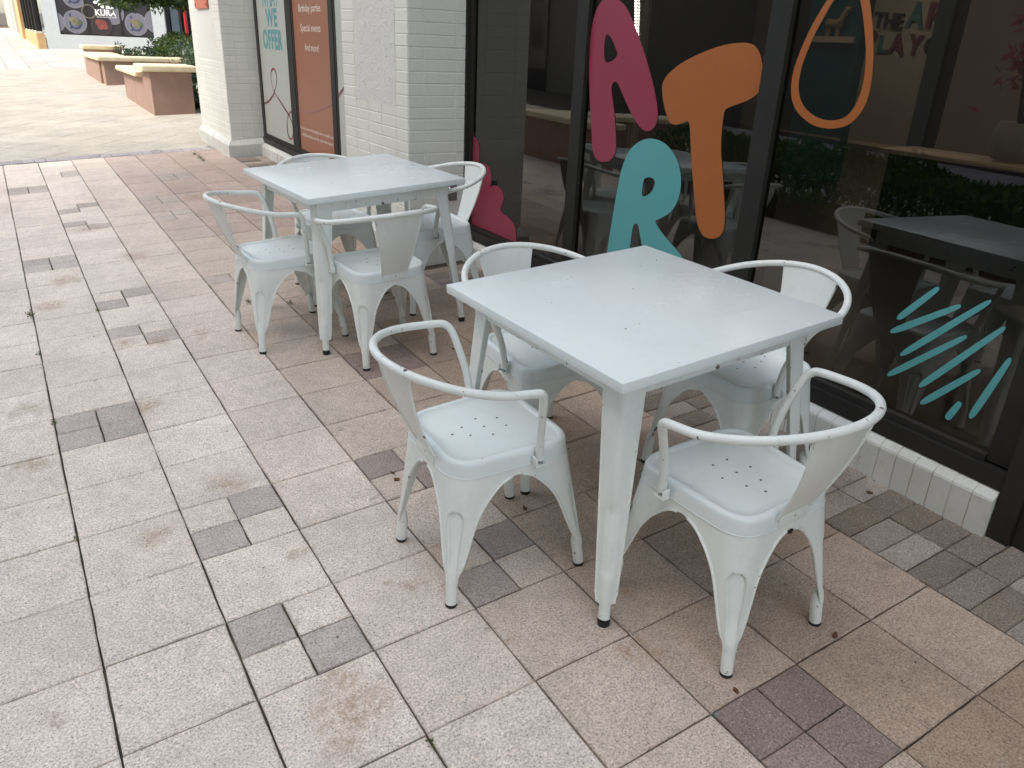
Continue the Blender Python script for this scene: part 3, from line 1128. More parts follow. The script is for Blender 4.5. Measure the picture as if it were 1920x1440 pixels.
OUT = {
'A':[(1.392,1.694),(1.434,1.661),(1.463,1.6),(1.473,1.537),(1.473,1.458),(1.463,1.362),(1.441,1.249),(1.414,1.134),(1.389,1.026),(1.365,0.986),(1.331,0.97),(1.288,0.97),(1.242,0.986),(1.214,1.015),(1.209,1.057),(1.221,1.121),(1.242,1.2),(1.265,1.262),(1.281,1.309),(1.275,1.334),(1.257,1.342),(1.236,1.335),(1.194,1.291),(1.14,1.233),(1.084,1.183),(1.039,1.155),(1.003,1.147),(0.966,1.158),(0.943,1.188),(0.94,1.227),(0.957,1.278),(0.993,1.35),(1.042,1.429),(1.097,1.507),(1.158,1.586),(1.218,1.651),(1.267,1.681),(1.307,1.696),(1.35,1.7)],
'A_hole':[(1.353,1.541),(1.334,1.543),(1.308,1.525),(1.276,1.488),(1.259,1.465),(1.266,1.448),(1.3,1.429),(1.337,1.423),(1.353,1.439),(1.361,1.477),(1.361,1.516)],
'R':[(0.96,1.118),(1.019,1.106),(1.076,1.075),(1.12,1.027),(1.149,0.957),(1.164,0.879),(1.177,0.782),(1.189,0.674),(1.197,0.582),(1.203,0.507),(1.187,0.465),(1.135,0.455),(1.069,0.481),(1.042,0.529),(1.035,0.584),(1.031,0.655),(1.026,0.706),(1.011,0.722),(0.989,0.716),(0.967,0.669),(0.937,0.615),(0.88,0.577),(0.8,0.546),(0.716,0.546),(0.664,0.581),(0.662,0.622),(0.7,0.654),(0.758,0.682),(0.824,0.717),(0.861,0.743),(0.874,0.762),(0.841,0.782),(0.783,0.822),(0.749,0.876),(0.74,0.932),(0.751,0.992),(0.784,1.048),(0.835,1.089),(0.893,1.113)],
'R_hole':[(0.975,0.941),(0.943,0.949),(0.915,0.942),(0.908,0.921),(0.926,0.885),(0.963,0.86),(0.986,0.859),(0.989,0.891),(0.986,0.924)],
'T':[(0.929,1.332),(0.928,1.358),(0.914,1.382),(0.883,1.408),(0.824,1.443),(0.745,1.475),(0.669,1.5),(0.595,1.518),(0.523,1.527),(0.477,1.527),(0.442,1.518),(0.412,1.493),(0.391,1.456),(0.38,1.413),(0.38,1.372),(0.394,1.349),(0.425,1.328),(0.476,1.307),(0.525,1.29),(0.546,1.275),(0.549,1.235),(0.546,1.18),(0.534,1.111),(0.513,1.043),(0.488,0.96),(0.464,0.876),(0.457,0.825),(0.464,0.792),(0.485,0.77),(0.522,0.757),(0.565,0.76),(0.596,0.783),(0.62,0.823),(0.645,0.895),(0.674,0.989),(0.699,1.075),(0.718,1.146),(0.731,1.196),(0.746,1.214),(0.774,1.206),(0.811,1.194),(0.845,1.195),(0.87,1.213),(0.894,1.246),(0.916,1.289)],
'drop':[(0.064,1.77),(0.087,1.757),(0.117,1.718),(0.15,1.671),(0.166,1.645),(0.191,1.598),(0.212,1.547),(0.23,1.49),(0.241,1.432),(0.237,1.379),(0.222,1.337),(0.191,1.302),(0.148,1.277),(0.104,1.262),(0.056,1.258),(0.018,1.262),(-0.024,1.275),(-0.055,1.3),(-0.076,1.335),(-0.086,1.38),(-0.084,1.434),(-0.075,1.491),(-0.059,1.553),(-0.038,1.613),(-0.015,1.669),(0.014,1.724),(0.04,1.759)],
'drop_hole':[(0.057,1.74),(0.072,1.731),(0.095,1.703),(0.125,1.667),(0.146,1.628),(0.172,1.573),(0.192,1.517),(0.207,1.455),(0.208,1.397),(0.193,1.355),(0.166,1.322),(0.126,1.299),(0.083,1.287),(0.037,1.287),(-0.005,1.298),(-0.031,1.321),(-0.049,1.358),(-0.056,1.403),(-0.053,1.457),(-0.042,1.514),(-0.021,1.575),(-0.001,1.627),(0.019,1.669),(0.038,1.711)],
'blob':[(2.598,0.924),(2.594,0.938),(2.586,0.943),(2.564,0.94),(2.538,0.921),(2.52,0.89),(2.516,0.83),(2.509,0.796),(2.474,0.801),(2.422,0.797),(2.384,0.776),(2.362,0.739),(2.363,0.699),(2.378,0.671),(2.349,0.68),(2.307,0.689),(2.257,0.681),(2.223,0.657),(2.211,0.624),(2.231,0.587),(2.246,0.558),(2.215,0.537),(2.144,0.524),(2.092,0.501),(2.064,0.467),(2.053,0.416),(2.067,0.395),(2.186,0.395),(2.318,0.396),(2.485,0.396),(2.598,0.396)],
}
STROKES = [[(-0.489,0.818),(-0.379,0.676)],[(-0.573,0.782),(-0.366,0.624)],[(-0.657,0.823),(-0.422,0.557)],[(-0.618,0.693),(-0.395,0.471)],[(-0.72,0.756),(-0.514,0.475)],[(-0.687,0.601),(-0.534,0.419)],[(-0.762,0.669),(-0.701,0.437)],[(-0.658,0.476),(-0.631,0.402)]]


def decal(name, keys, mat, lab, x=XG - .0022, sharp=False):
    loops = []
    for k in keys:
        pts = [(-y, z, 0) for y, z in OUT[k]]
        loops.append([(p.x, p.y) for p in (catmull(pts, 5, True))])
    o = link_mesh(name, wall_map(flat_shape(loops), x), mat, wpart)
    o['label'] = lab
    return o


decal('letter_decal', ('A', 'A_hole'), M['pink'], 'big pink letter A on the glass')
decal('letter_decal', ('R', 'R_hole'), M['teal'], 'big teal letter R on the glass')
decal('letter_decal', ('T', 'T_hole') if 'T_hole' in OUT else ('T',), M['orange'], 'big orange letter T on the glass')
decal('drop_decal', ('drop', 'drop_hole'), M['orange'], 'orange drop outline on the right hand pane')
decal('blob_decal', ('blob',), M['pink'], 'pink splash shape low on the left pane')
for (p, q) in STROKES:
    a = Vector((-p[0], p[1], 0)); c = Vector((-q[0], q[1], 0))
    d = (c - a); L = d.length; d /= L
    n = Vector((-d.y, d.x, 0))
    hw = .0108
    pts = []
    for t, f in ((0, .25), (.03, .62), (.12, .85), (.35, 1.0), (.7, 1.08), (.9, .95), (.97, .65), (1.0, .3)):
        pts.append(a + d * (L * t) + n * hw * f)
    for t, f in ((1.0, .3), (.97, .65), (.9, .95), (.7, 1.02), (.35, .95), (.12, .8), (.03, .6), (0, .25)):
        pts.append(a + d * (L * t) - n * hw * f)
    lp = [(v.x, v.y) for v in catmull(pts, 3, True)]
    o = link_mesh('stroke_decal', wall_map(flat_shape([lp]), XG - .0022), M['teal'], wpart)
tag(wpart)

# brick sill below it
b = MB()
n = 52
y0, y1 = -.872, 2.61
w = (y1 - y0) / n
for i in range(n):
    a, c = y0 + i * w + .002, y0 + (i + 1) * w - .002
    ym = (a + c) / 2
    zt = bbot(ym); zg = gz(2.46, ym) - .1
    j = rnd.uniform(-.0015, .0015)
    xo = 2.462 + j
    vs = []
    for yy in (a, c):
        vs += [(2.60, yy, zt - .001), (2.492, yy, zt - .001), (xo + .001, yy, zt - .026), (xo - .002, yy, zt - .034), (xo, yy, zg), (2.60, yy, zg)]
    fs = [(0, 1, 7, 6), (1, 2, 8, 7), (2, 3, 9, 8), (3, 4, 10, 9), (5, 4, 3, 2, 1, 0), (6, 7, 8, 9, 10, 11)]
    b.add(vs, [f[::-1] for f in fs])
profile_strip(b, lambda y: [(2.56, bbot(y) - .003), (2.493, bbot(y) - .003), (2.4655, bbot(y) - .028), (2.4635, bbot(y) - .036), (2.4645, .0)], [y0 + .004, 0, 1, 2, y1])
b.build('window_sill', M['brick_sill'], shop)

# --- window with the posters
XW = 2.45
b = MB()
sl = lambda z: (lambda y: z + .016 * (y - 6.0))
b.box(XW, XW + .08, 6.95, 7.12, .33, TOPW, 0, .002)
for (ya, yb) in ((5.838, 6.004), (4.772, 4.876)):
    b.box(XW - .002, XW + .08, ya, yb, .44, TOPW, 1, .003)
    b.box(XW + .004, XW + .08, ya - .03, ya, .44, TOPW, 2)
bar_y(b, XW - .012, XW + .08, 3.66, 7.12, sl(.372), sl(.425))
bar_y(b, XW + .0, XW + .08, 3.66, 6.95, sl(.4255), sl(.474), 1)
b.box(XW, XW + .08, 3.66, 7.12, TOPW, 2.78)
pw = b.build('poster_window', [M['frame'], M['frame_light'], M['rubber']], shop)
pw['label'] = 'shop window covered by white and orange posters'
XP = XW + .010
for (ya, yb, mm, lab) in ((6.004, 6.95, 'poster_white', 'white poster with teal lettering'), (4.876, 5.808, 'poster_orange', 'orange poster with white lettering'), (3.66, 4.742, 'poster_white', 'plain white poster strip beside the pillar')):
    b = MB()
    bar_y(b, XP, XP + .01, ya, yb, sl(.46), lambda y: TOPW)
    o = b.build('poster_panel', M[mm], pw)
    o['label'] = lab


def put_text(body, ya, yb, z0, z1, mat, bold=0.0, name='poster_lettering', x=XP - .0015, spacing=1.0, tilt=0.0):
    me = fit_text(text_mesh(body, bold, .0, spacing), ya - yb, z1 - z0)
    for v in me.vertices: v.co.y += v.co.x * tilt
    shift(me, -ya, z0)
    return link_mesh(name, wall_map(me, x), mat, pw)


put_text('WHAT', 6.78, 6.20, 1.705, 1.88, M['poster_teal'], .03)
put_text('WE', 6.652, 6.279, 1.530, 1.692, M['poster_teal'], .045, spacing=1.12)
put_text('OFFER', 6.799, 6.163, 1.325, 1.508, M['poster_teal'], .045, spacing=1.12)
put_text('Birthday parties', 5.632, 5.066, 1.638, 1.716, M['poster_text'], .006)
put_text('Special events', 5.607, 5.091, 1.482, 1.562, M['poster_text'], .006)
put_text('And more!', 5.524, 5.158, 1.345, 1.405, M['poster_text'], .006)
put_text('Visit us at www.theartplaza.com or email us at', 5.80, 4.905, .648, .688, M['poster_text'], .006)
put_text('info@theartplaza.com for more information!', 5.755, 4.92, .590, .630, M['poster_text'], .006)
LINES = [([(6.948,0.789),(6.826,0.811),(6.708,0.851),(6.599,0.899),(6.513,0.961),(6.446,1.032),(6.435,1.098),(6.483,1.14),(6.554,1.144),(6.612,1.111),(6.632,1.043),(6.601,0.978),(6.526,0.916),(6.365,0.849),(6.227,0.789),(6.124,0.748),(6.045,0.69),(6.023,0.626),(6.05,0.557),(6.111,0.522),(6.181,0.542),(6.208,0.618),(6.191,0.687),(6.155,0.729),(6.101,0.767),(6.05,0.782),(6.006,0.79)], 'maroon'),
         ([(5.806,0.81),(5.714,0.822),(5.544,0.83),(5.379,0.847),(5.218,0.873),(5.062,0.909),(4.939,0.948),(4.878,0.968)], 'mauve'),
         ([(4.74,1.02),(4.673,1.061),(4.571,1.115),(4.45,1.21),(4.38,1.32)], 'maroon')]
for pts, mm in LINES:
    cs = catmull([(-y, z, 0) for y, z in pts], 6)
    vs, fs = [], []
    for i, p in enumerate(cs):
        t = (cs[min(i + 1, len(cs) - 1)] - cs[max(i - 1, 0)]).normalized()
        nn = Vector((-t.y, t.x, 0)) * (.0085 + .003 * math.sin(i * .17))
        vs += [p + nn, p - nn]
        if i: fs.append((2 * i - 2, 2 * i - 1, 2 * i + 1, 2 * i))
    me = bpy.data.meshes.new('swirl')
    me.from_pydata([tuple(v) for v in vs], [], fs)
    link_mesh('swirl_line', wall_map(me, XP - .0025), M[mm], pw)
b = MB()
n = 50
y0, y1 = 3.69, 7.03
w = (y1 - y0) / n
for i in range(n):
    a, c = y0 + i * w + .002, y0 + (i + 1) * w - .002
    ym = (a + c) / 2
    zt = sl(.372)(ym); zg = gz(2.4, ym) - .1
    xo = 2.405 + rnd.uniform(-.0015, .0015)
    vs = []
    for yy in (a, c):
        vs += [(2.60, yy, zt - .001), (2.446, yy, zt - .001), (xo + .001, yy, zt - .034), (xo - .002, yy, zt - .042), (xo, yy, zg), (2.60, yy, zg)]
    fs = [(0, 1, 7, 6), (1, 2, 8, 7), (2, 3, 9, 8), (3, 4, 10, 9), (5, 4, 3, 2, 1, 0), (6, 7, 8, 9, 10, 11)]
    b.add(vs, [f[::-1] for f in fs])
profile_strip(b, lambda y: [(2.56, sl(.372)(y) - .003), (2.447, sl(.372)(y) - .003), (2.4085, sl(.372)(y) - .036), (2.4065, sl(.372)(y) - .044), (2.4075, .0)], [y0, 5, 6, y1])
b.build('window_sill', M['brick_sill'], shop)

# --- black post and door right of the window
b = MB()
b.box(2.478, 2.60, -.940, -.874, -.1, 2.72, 0, .003)
b.box(2.498, 2.60, -2.2, -.9425, gz(2.5, -1.5) - .05, .40, 1)
b.box(2.498, 2.60, -1.07, -.9425, .40, 2.55, 1)
b.box(2.498, 2.60, -2.2, -2.08, .40, 2.55, 1)
b.box(2.498, 2.60, -2.2, -.9425, 2.55, 2.72, 1)
dr = b.build('door', [M['frame'], M['frame']], shop)
b = MB()
b.box(2.53, 2.536, -2.1, -1.05, .38, 2.57)
b.build('door_glass', M['darkglass'], dr)

# --- interior
b = MB()
b.quad((2.62, -6.9, .16), (12.4, -6.9, .16), (12.4, 9.1, .16), (2.62, 9.1, .16))
b.build('interior_floor', M['int_floor'], shop)
b = MB()
b.quad((2.62, -6.9, 3.0), (2.62, 9.1, 3.0), (12.4, 9.1, 3.0), (12.4, -6.9, 3.0))
b.build('interior_ceiling', M['int_ceiling'], shop)
b = MB()
b.quad((12.1, 9.1, .16), (12.1, 4.3, .16), (12.1, 4.3, 3.0), (12.1, 9.1, 3.0), 0)
b.quad((8.8, 3.3, .16), (8.8, -6.9, .16), (8.8, -6.9, 3.0), (8.8, 3.3, 3.0), 1)
b.quad((12.1, 4.3, .16), (8.8, 3.3, .16), (8.8, 3.3, 3.0), (12.1, 4.3, 3.0), 2)
b.quad((2.7, 3.7, .16), (12.1, 9.1, .16), (12.1, 9.1, 3.0), (2.7, 3.7, 3.0), 3)
b.quad((8.8, -6.9, .16), (2.62, -6.9, .16), (2.62, -6.9, 3.0), (8.8, -6.9, 3.0), 1)
b.build('interior_wall', [M['int_cream'], M['int_beige'], M['int_grey'], M['int_navy']], shop)
for (x, y) in ((4.2, 1.2), (4.2, -1.6), (7.0, 1.2), (7.2, -1.4), (10.6, 5.9), (9.8, 4.3), (6.6, 4.1)):  # lamps out of view above; the last one is added to brighten the cabinet
    b = MB()
    b.box(x - .3, x + .3, y - .3, y + .3, 2.955, 2.99)
    b.build('unseen_ceiling_lamp', M['lamp'], shop)

# things inside the shop
b = MB()
b.box(7.0, 7.12, 2.345, 2.50, .16, 2.98, 0, .006)
b.box(6.99, 7.13, 2.30, 2.342, .16, 2.98, 1)
tag(b.build('interior_post', [M['int_grey'], M['frame']]), 'slate grey door post inside the shop, right of the wall lettering', 'post')
cab = empty('toy_cabinet', 'dark teal cabinet with a pale shelf inside the shop, seen through the orange drop', 'cabinet', Matrix.Translation((8, 4.33, .16)))
b = MB()
b.box(.05, .14, -.42, .42, 0, 2.9)
b.box(0, .05, -.42, -.37, 0, 2.9); b.box(0, .05, .37, .42, 0, 2.9)
b.build('carcass', M['int_teal'], cab)
b = MB(); b.box(-.04, .05, -.37, .37, 1.47, 1.53)
b.build('shelf', M['int_cream'], cab)
b = MB()
b.tube([(0, -.10, 1.66), (0, .06, 1.66)], [.05, .05], 10)
b.tube([(0, -.10, 1.68), (0, -.15, 1.80), (0, -.20, 1.80)], [.035, .03, .025], 8)
for yy in (-.09, -.06, .03, .055): b.tube([(0, yy, 1.64), (0, yy, 1.531)], .014, 6)
tag(b.build('toy_horse', M['toy'], mw=Matrix.Translation((7.985, 4.28, .16))), 'small tan toy horse on the cabinet shelf inside the shop', 'toy')
sg = empty('wall_lettering', 'coloured lettering on the cream wall inside the shop', 'lettering', Matrix.Identity(4))


def in_text(body, ya, yb, z0, z1, mat, bold=.03, tilt=-.06):
    me = fit_text(text_mesh(body, bold, .02), ya - yb, z1 - z0)
    for v in me.vertices: v.co.y += v.co.x * tilt
    shift(me, -ya, z0)
    link_mesh('letter', wall_map(me, 12.07), mat, sg)


in_text('THE', 6.63, 6.13, 1.93, 2.16, M['letter_dark'])
in_text('A', 6.08, 5.80, 1.94, 2.30, M['letter_teal'])
in_text('R', 5.75, 5.48, 1.93, 2.28, M['letter_pink'])
in_text('P', 6.74, 6.52, 1.62, 1.90, M['letter_pink'])
in_text('L', 6.47, 6.30, 1.58, 1.82, M['letter_teal'])
in_text('A', 6.28, 6.02, 1.57, 1.86, M['letter_pink'])
in_text('Y', 5.97, 5.74, 1.56, 1.85, M['letter_pink'])
in_text('G', 5.70, 5.46, 1.56, 1.82, M['letter_dark'])
b = MB()
b.box(5.55, 5.98, -.5, 1.80, .855, .885)
b.box(5.62, 5.95, -.5, 1.76, .16, .855, 1)
tag(b.build('display_ledge', [M['int_beige'], M['int_navy']]), 'long pale ledge inside the shop carrying the flower pot', 'ledge')
pp = empty('potted_plant', 'pink flowers in a round stone coloured pot on the ledge inside the shop', 'potted plant', Matrix.Translation((5.8, .98, .885)))
b = MB()
b.lathe([(.07, 0), (.13, .02), (.165, .10), (.15, .20), (.125, .255), (.115, .25), (.11, .22)], 24)
b.build('pot', M['pot'], pp, smooth=50)
b = MB()
for k in range(7):
    a = k * .9
    b.tube([(.02 * math.cos(a), .02 * math.sin(a), .22), (.06 * math.cos(a), .06 * math.sin(a), .5), (.12 * math.cos(a), .12 * math.sin(a), .75)], .006, 6)
b.build('stem', M['letter_dark'], pp)
b = MB()
for k in range(260):
    c = Vector((rnd.gauss(0, .10), rnd.gauss(0, .10), .68 + rnd.gauss(0, .14)))
    d = Vector((rnd.gauss(0, 1), rnd.gauss(0, 1), rnd.gauss(0, 1))).normalized() * .05
    e = d.orthogonal().normalized() * .02
    b.quad(c - d, c + e, c + d, c - e)
b.build('flower', M['pink_flower'], pp)
b = MB()
for k in range(36):
    b.box(5.98, 6.0, 5.115 + k * .005, 5.12 + k * .005 + .012, 1.1 + k * .03, 1.118 + k * .03)
tag(b.build('light_strip', M['led']), 'lit strip of small white bulbs inside the shop, behind the pink letter', 'light strip')
M['chrome'] = simple('silver_column', (.62, .63, .64), .22, .1, 6, .25, 1.0, 5)
b = MB()
b.lathe([(.10, 0), (.11, .01), (.10, .03), (.095, .05), (.095, 2.75), (.10, 2.78)], 24)
tag(b.build('silver_tube', M['chrome'], smooth=40, mw=Matrix.Translation((6.12, 5.30, .16))), 'shiny silver tube standing inside the shop, beside the lit strip', 'tube')
bp_ = chair_proto(M['black_metal'], M['black_metal'], '')
bp_.name = 'black_armchair'
for i, (x, y, a) in enumerate(((3.45, 1.35, 200), (3.35, -.55, 150))):
    c = bp_ if i == 0 else copy_tree(bp_)
    c.matrix_world = Matrix.Translation((x, y, .16)) @ Matrix.Rotation(R(a), 4, 'Z')
    c['group'] = 'black chairs inside the shop'
    c['label'] = ['black metal armchair inside the shop, behind the letters', 'black metal armchair inside the shop, behind the teal strokes'][i]
b = MB()
b.lathe([(.36, .72), (.37, .73), (.37, .745), (.36, .75)], 40)
b.lathe([(.035, .02), (.035, .72)], 14)
b.lathe([(.22, 0), (.22, .02)], 24)
tag(b.build('round_table', M['black_metal'], smooth=40, mw=Matrix.Translation((3.75, -.95, .16))), 'round black table inside the shop, behind the right hand pane', 'table')

# ------------------------------------------------------------------ small fixtures
kb = empty('key_switch', 'small grey steel key switch plate with a round knob on the white brick', 'key switch', Matrix.Translation((2.379, 2.655, .60)))
b = MB(); b.box(-.064, .064, -.012, -.0005, -.054, .054, 0, .002)
b.build('plate', M['galv'], kb)
b = MB()
pr = [(0.0, .012), (.018, .012), (.018, .020), (.015, .030), (.010, .034), (0.0008, .034)]
n = 20
vs = []; fs = []
for (r_, d) in pr:
    for k in range(n): vs.append((.006 + r_ * math.cos(2 * PI * k / n), -d, .022 + r_ * math.sin(2 * PI * k / n)))
for i in range(len(pr) - 1):
    for k in range(n): fs.append((i * n + k, (i + 1) * n + k, (i + 1) * n + (k + 1) % n, i * n + (k + 1) % n))
b.add(vs, fs)
b.build('knob', M['steel'], kb, smooth=40)
pq = empty('red_plaque', 'small orange red plaque with white lines on the far brick pillar', 'sign', Matrix.Translation((2.094, 7.70, 1.83)))
b = MB(); b.box(-.012, .004, -.285, .285, -.15, .22, 0, .003)
for (yy, zz) in ((-.25, -.115), (.25, -.115)): b.box(-.016, -.0125, yy - .012, yy + .012, zz - .012, zz + .012, 1)
b.build('panel', [M['sign_red'], M['rubber']], pq)
b = MB()
for zz in (-.02, .03, .08, .13): b.box(-.0135, -.0125, -.19 + .02 * zz, .17, zz, zz + .014)
b.build('text_line', M['white'], pq)

# ------------------------------------------------------------------ foliage
def leaf_mesh(pts, size, seed, up=.35, asp=.42):
    """pts: list of (position, outward normal)"""
    r_ = random.Random(seed)
    b = MB()
    for p, nrm in pts:
        p = Vector(p); nrm = Vector(nrm)
        d = Vector((r_.gauss(0, 1), r_.gauss(0, 1), r_.gauss(0, .8))) + nrm * .9
        d.z += up
        d.normalize()
        side = d.cross(nrm + Vector((r_.gauss(0, .5), r_.gauss(0, .5), r_.gauss(0, .5))))
        if side.length < 1e-4: side = d.orthogonal()
        side.normalize()
        L = size * r_.uniform(.65, 1.25)
        fold = side.cross(d) * L * .10
        tip = p + d * L
        mid = p + d * L * .5
        w = L * asp
        a, c = mid + side * w * .5 + fold, mid - side * w * .5 + fold
        q = r_.random()
        mi = 0 if q < .36 else (1 if q < .80 else 2)
        b.add([p, a, tip, c], [(0, 1, 2), (0, 2, 3)], mi)
    return b


def blob_pts(c, rad, n, seed, lump=.25, inner=.35):
    r_ = random.Random(seed)
    lobes = [(Vector((r_.gauss(0, 1), r_.gauss(0, 1), r_.gauss(0, 1))).normalized(), r_.uniform(-lump, lump)) for _ in range(22)]
    out = []
    for _ in range(n):
        d = Vector((r_.gauss(0, 1), r_.gauss(0, 1), r_.gauss(0, 1))).normalized()
        f = 1.0
        for l, a in lobes:
            f += a * max(0, d.dot(l) - .72) * 3.0
        rr = f * (1 - inner * r_.random() ** 1.6)
        out.append(((c[0] + d.x * rad[0] * rr, c[1] + d.y * rad[1] * rr, c[2] + d.z * rad[2] * rr), d))
    return out


def bush(name, lab, cat, x, y, rad, n, size, seed, mats, group=None, h0=.0, lump=.3):
    root = empty(name, lab, cat, Matrix.Translation((x, y, gz(x, y) + h0)), group)
    pts = [p for p in blob_pts((0, 0, rad[2] * .85), rad, n, seed, lump) if p[0][2] > .02]
    leaf_mesh(pts, size, seed).build('foliage', mats, root)
    b = MB()
    r_ = random.Random(seed)
    for k in range(7):
        a = r_.uniform(0, 6.28); q = r_.uniform(.2, .75)
        b.tube([(.04 * math.cos(a), .04 * math.sin(a), 0), (rad[0] * q * .5 * math.cos(a), rad[1] * q * .5 * math.sin(a), rad[2] * .7), (rad[0] * q * math.cos(a), rad[1] * q * math.sin(a), rad[2] * 1.25)], [.014, .010, .005], 6)
    b.build('stem', M['bark'], root)
    return root


# ------------------------------------------------------------------ planters
def rounded_slab(b, x0, x1, y0, y1, z0, z1):
    b.box(x0, x1, y0, y1, z0, z1, 0, min(.022, (z1 - z0) * .42))


p1 = empty('planter_wall', 'terracotta planter block with tall near end and lower bench behind', 'planter', Matrix.Identity(4), 'terracotta planters on the plaza')
b = MB()
b.box(1.965, 2.52, 10.80, 11.42, .15, .90)
b.box(1.9655, 2.38, 11.42, 13.42, .15, .79)
b.build('wall', M['stucco_terra'], p1)
b = MB()
rounded_slab(b, 1.86, 2.60, 10.73, 11.46, .902, .985)
b.build('coping', M['coping'], p1)
b = MB()
rounded_slab(b, 1.86, 2.44, 11.462, 13.47, .792, .868)
b.build('bench_cap', M['coping'], p1)
p2 = empty('planter_wall', 'long terracotta planter wall running right behind the first block, with low bench', 'planter', Matrix.Identity(4), 'terracotta planters on the plaza')
b = MB()
b.box(1.94, 6.2, 15.70, 16.10, .2, .84)
b.box(1.90, 2.35, 16.10, 18.15, .2, .84)
b.box(1.90, 2.60, 18.15, 18.6, .2, .97)
b.build('wall', M['stucco_terra'], p2)
b = MB()
rounded_slab(b, 1.84, 3.10, 15.62, 16.16, .842, .925)
rounded_slab(b, 3.106, 4.7, 15.62, 16.16, .842, .925)
rounded_slab(b, 4.706, 6.25, 15.62, 16.16, .842, .925)
rounded_slab(b, 1.82, 2.42, 16.163, 18.13, .842, .925)
rounded_slab(b, 1.84, 2.66, 18.133, 18.68, .972, 1.055)
b.build('coping', M['coping'], p2)
b = MB()
b.quad((2.35, 16.1, .80), (6.2, 16.1, .80), (6.2, 21, .80), (2.35, 21, .80))
b.quad((2.45, 11.3, .45), (4.8, 11.3, .45), (4.8, 15.7, .45), (2.45, 15.7, .45))
tag(b.build('soil_bed', M['soil']), kind='structure')
b = MB()
b.box(2.62, 4.6, 8.6, 8.9, .1, .5)

bush('shrub', 'dark leafy shrub between the near planter block and the far pillar', 'shrub', 2.98, 11.6, (.44, .75, .50), 3200, .08, 3, LEAF_COOL)
bush('shrub', 'bright green rounded shrub left of the far pillar', 'shrub', 3.56, 16.9, (.50, .5, .30), 3200, .07, 5, [LEAF[1], LEAF[1], LEAF[2]], h0=.26)
bush('shrub', 'low blue green shrub with small leaves behind the long planter wall', 'shrub', 2.86, 17.3, (.36, .4, .16), 900, .07, 6, LEAF_COOL, h0=.26)
bush('shrub', 'sparse upright sprig rising from the low planting', 'shrub', 3.14, 17.4, (.13, .13, .26), 160, .08, 7, LEAF_COOL, h0=.26, lump=.5)
bush('shrub', 'small leafy sprig beside the raised end of the long planter', 'shrub', 2.50, 17.6, (.10, .10, .20), 110, .07, 8, LEAF, h0=.30)
bush('shrub', 'low ground plant in front of the bright shrub', 'shrub', 3.25, 16.5, (.24, .2, .13), 300, .07, 9, LEAF, h0=.30)
bush('shrub', 'trailing plant over the long planter coping next to the pillar', 'shrub', 3.42, 15.75, (.22, .16, .26), 260, .07, 10, LEAF_COOL, h0=.30)

tr = empty('tree', 'street tree with low hanging glossy green crown in front of the white building', 'tree', Matrix.Translation((3.92, 17.0, gz(3.92, 17.0))))
b = MB()
tk = catmull([(0, 0, .3), (.03, .02, .9), (-.05, 0, 1.5), (-.02, .03, 2.2), (.05, 0, 3.0), (.02, 0, 3.8)], 5)
b.tube(tk, [.085 - .055 * i / (len(tk) - 1) for i in range(len(tk))], 10)
for k in range(13):
    r_ = random.Random(70 + k)
    a = k * 2.4; z = 1.45 + .16 * k
    L = r_.uniform(.8, 1.5)
    b.tube(catmull([(0, 0, z), (L * .4 * math.cos(a), L * .4 * math.sin(a), z + .25), (L * math.cos(a), L * math.sin(a), z + .22)], 3), [.03] * 3 + [.02] * 2 + [.012] * 2, 6)
b.build('trunk', M['bark'], tr, smooth=60)
pts = []
for k in range(26):
    r_ = random.Random(40 + k)
    a = r_.uniform(0, 6.28); q = r_.uniform(.3, 1.35)
    cz = r_.uniform(1.55, 3.6)
    pts += blob_pts((q * math.cos(a) - .25, q * math.sin(a), cz), (.50, .50, .34), 520, 90 + k, .35, .6)
for k in range(20):
    r_ = random.Random(140 + k)
    pts += blob_pts((-1.45 + (k % 10) * .18, r_.uniform(-.3, .3), 1.50 + (k // 10) * .28 + r_.uniform(-.06, .10) + .02 * abs(k % 10 - 5)), (.32, .4, .26), 420, 190 + k, .35, .6)
leaf_mesh(pts, .105, 5, .1).build('crown', LEAF, tr)

# ------------------------------------------------------------------ restaurant building across the plaza
KA = Vector((1.85, 28.62, 0)); KD = (Vector((5.12, 27.47, 0)) - KA).normalized(); KN = Vector((KD.y, -KD.x, 0))
KM = Matrix((( KD.x, 0, KN.x, KA.x), (KD.y, 0, KN.y, KA.y), (0, 1, 0, 0), (0, 0, 0, 1)))   # local x right, y up, z towards the viewer
kb = empty('restaurant_building', 'white corner building across the plaza with a dark food poster window', 'building', Matrix.Identity(4))


def kbox(b, s0, s1, z0, z1, d0, d1, mi=0):
    b.box(s0, s1, z0, z1, d0, d1, mi, 0, KM)


b = MB()
kbox(b, 0, .42, .3, 5.5, -.3, 0)
kbox(b, .42, 3.17, .3, 1.115, -.3, 0)
kbox(b, .42, 3.17, 3.4, 5.5, -.3, 0)
kbox(b, 3.17, 3.55, .3, 5.5, -.3, 0)
kbox(b, 3.55, 9, .3, .93, -.6, -.25)
kbox(b, 3.55, 9, 3.0, 5.5, -.6, -.0)
b.box(1.62, 1.84, 28.9, 46, 3.2, 5.5)
b.build('wall', M['stucco_white'], kb)
b = MB()
kbox(b, 3.55, 3.66, .93, 3.0, -.5, -.2, 0)
kbox(b, 3.95, 4.02, .93, 3.0, -.5, -.2, 0)
kbox(b, 3.66, 9, .93, 3.0, -.58, -.45, 1)
kbox(b, 3.68, 3.93, .93, 3.0, -.45, -.40, 2)
b.build('shop_window', [M['frame'], M['darkglass'], M['int_grey']], kb)
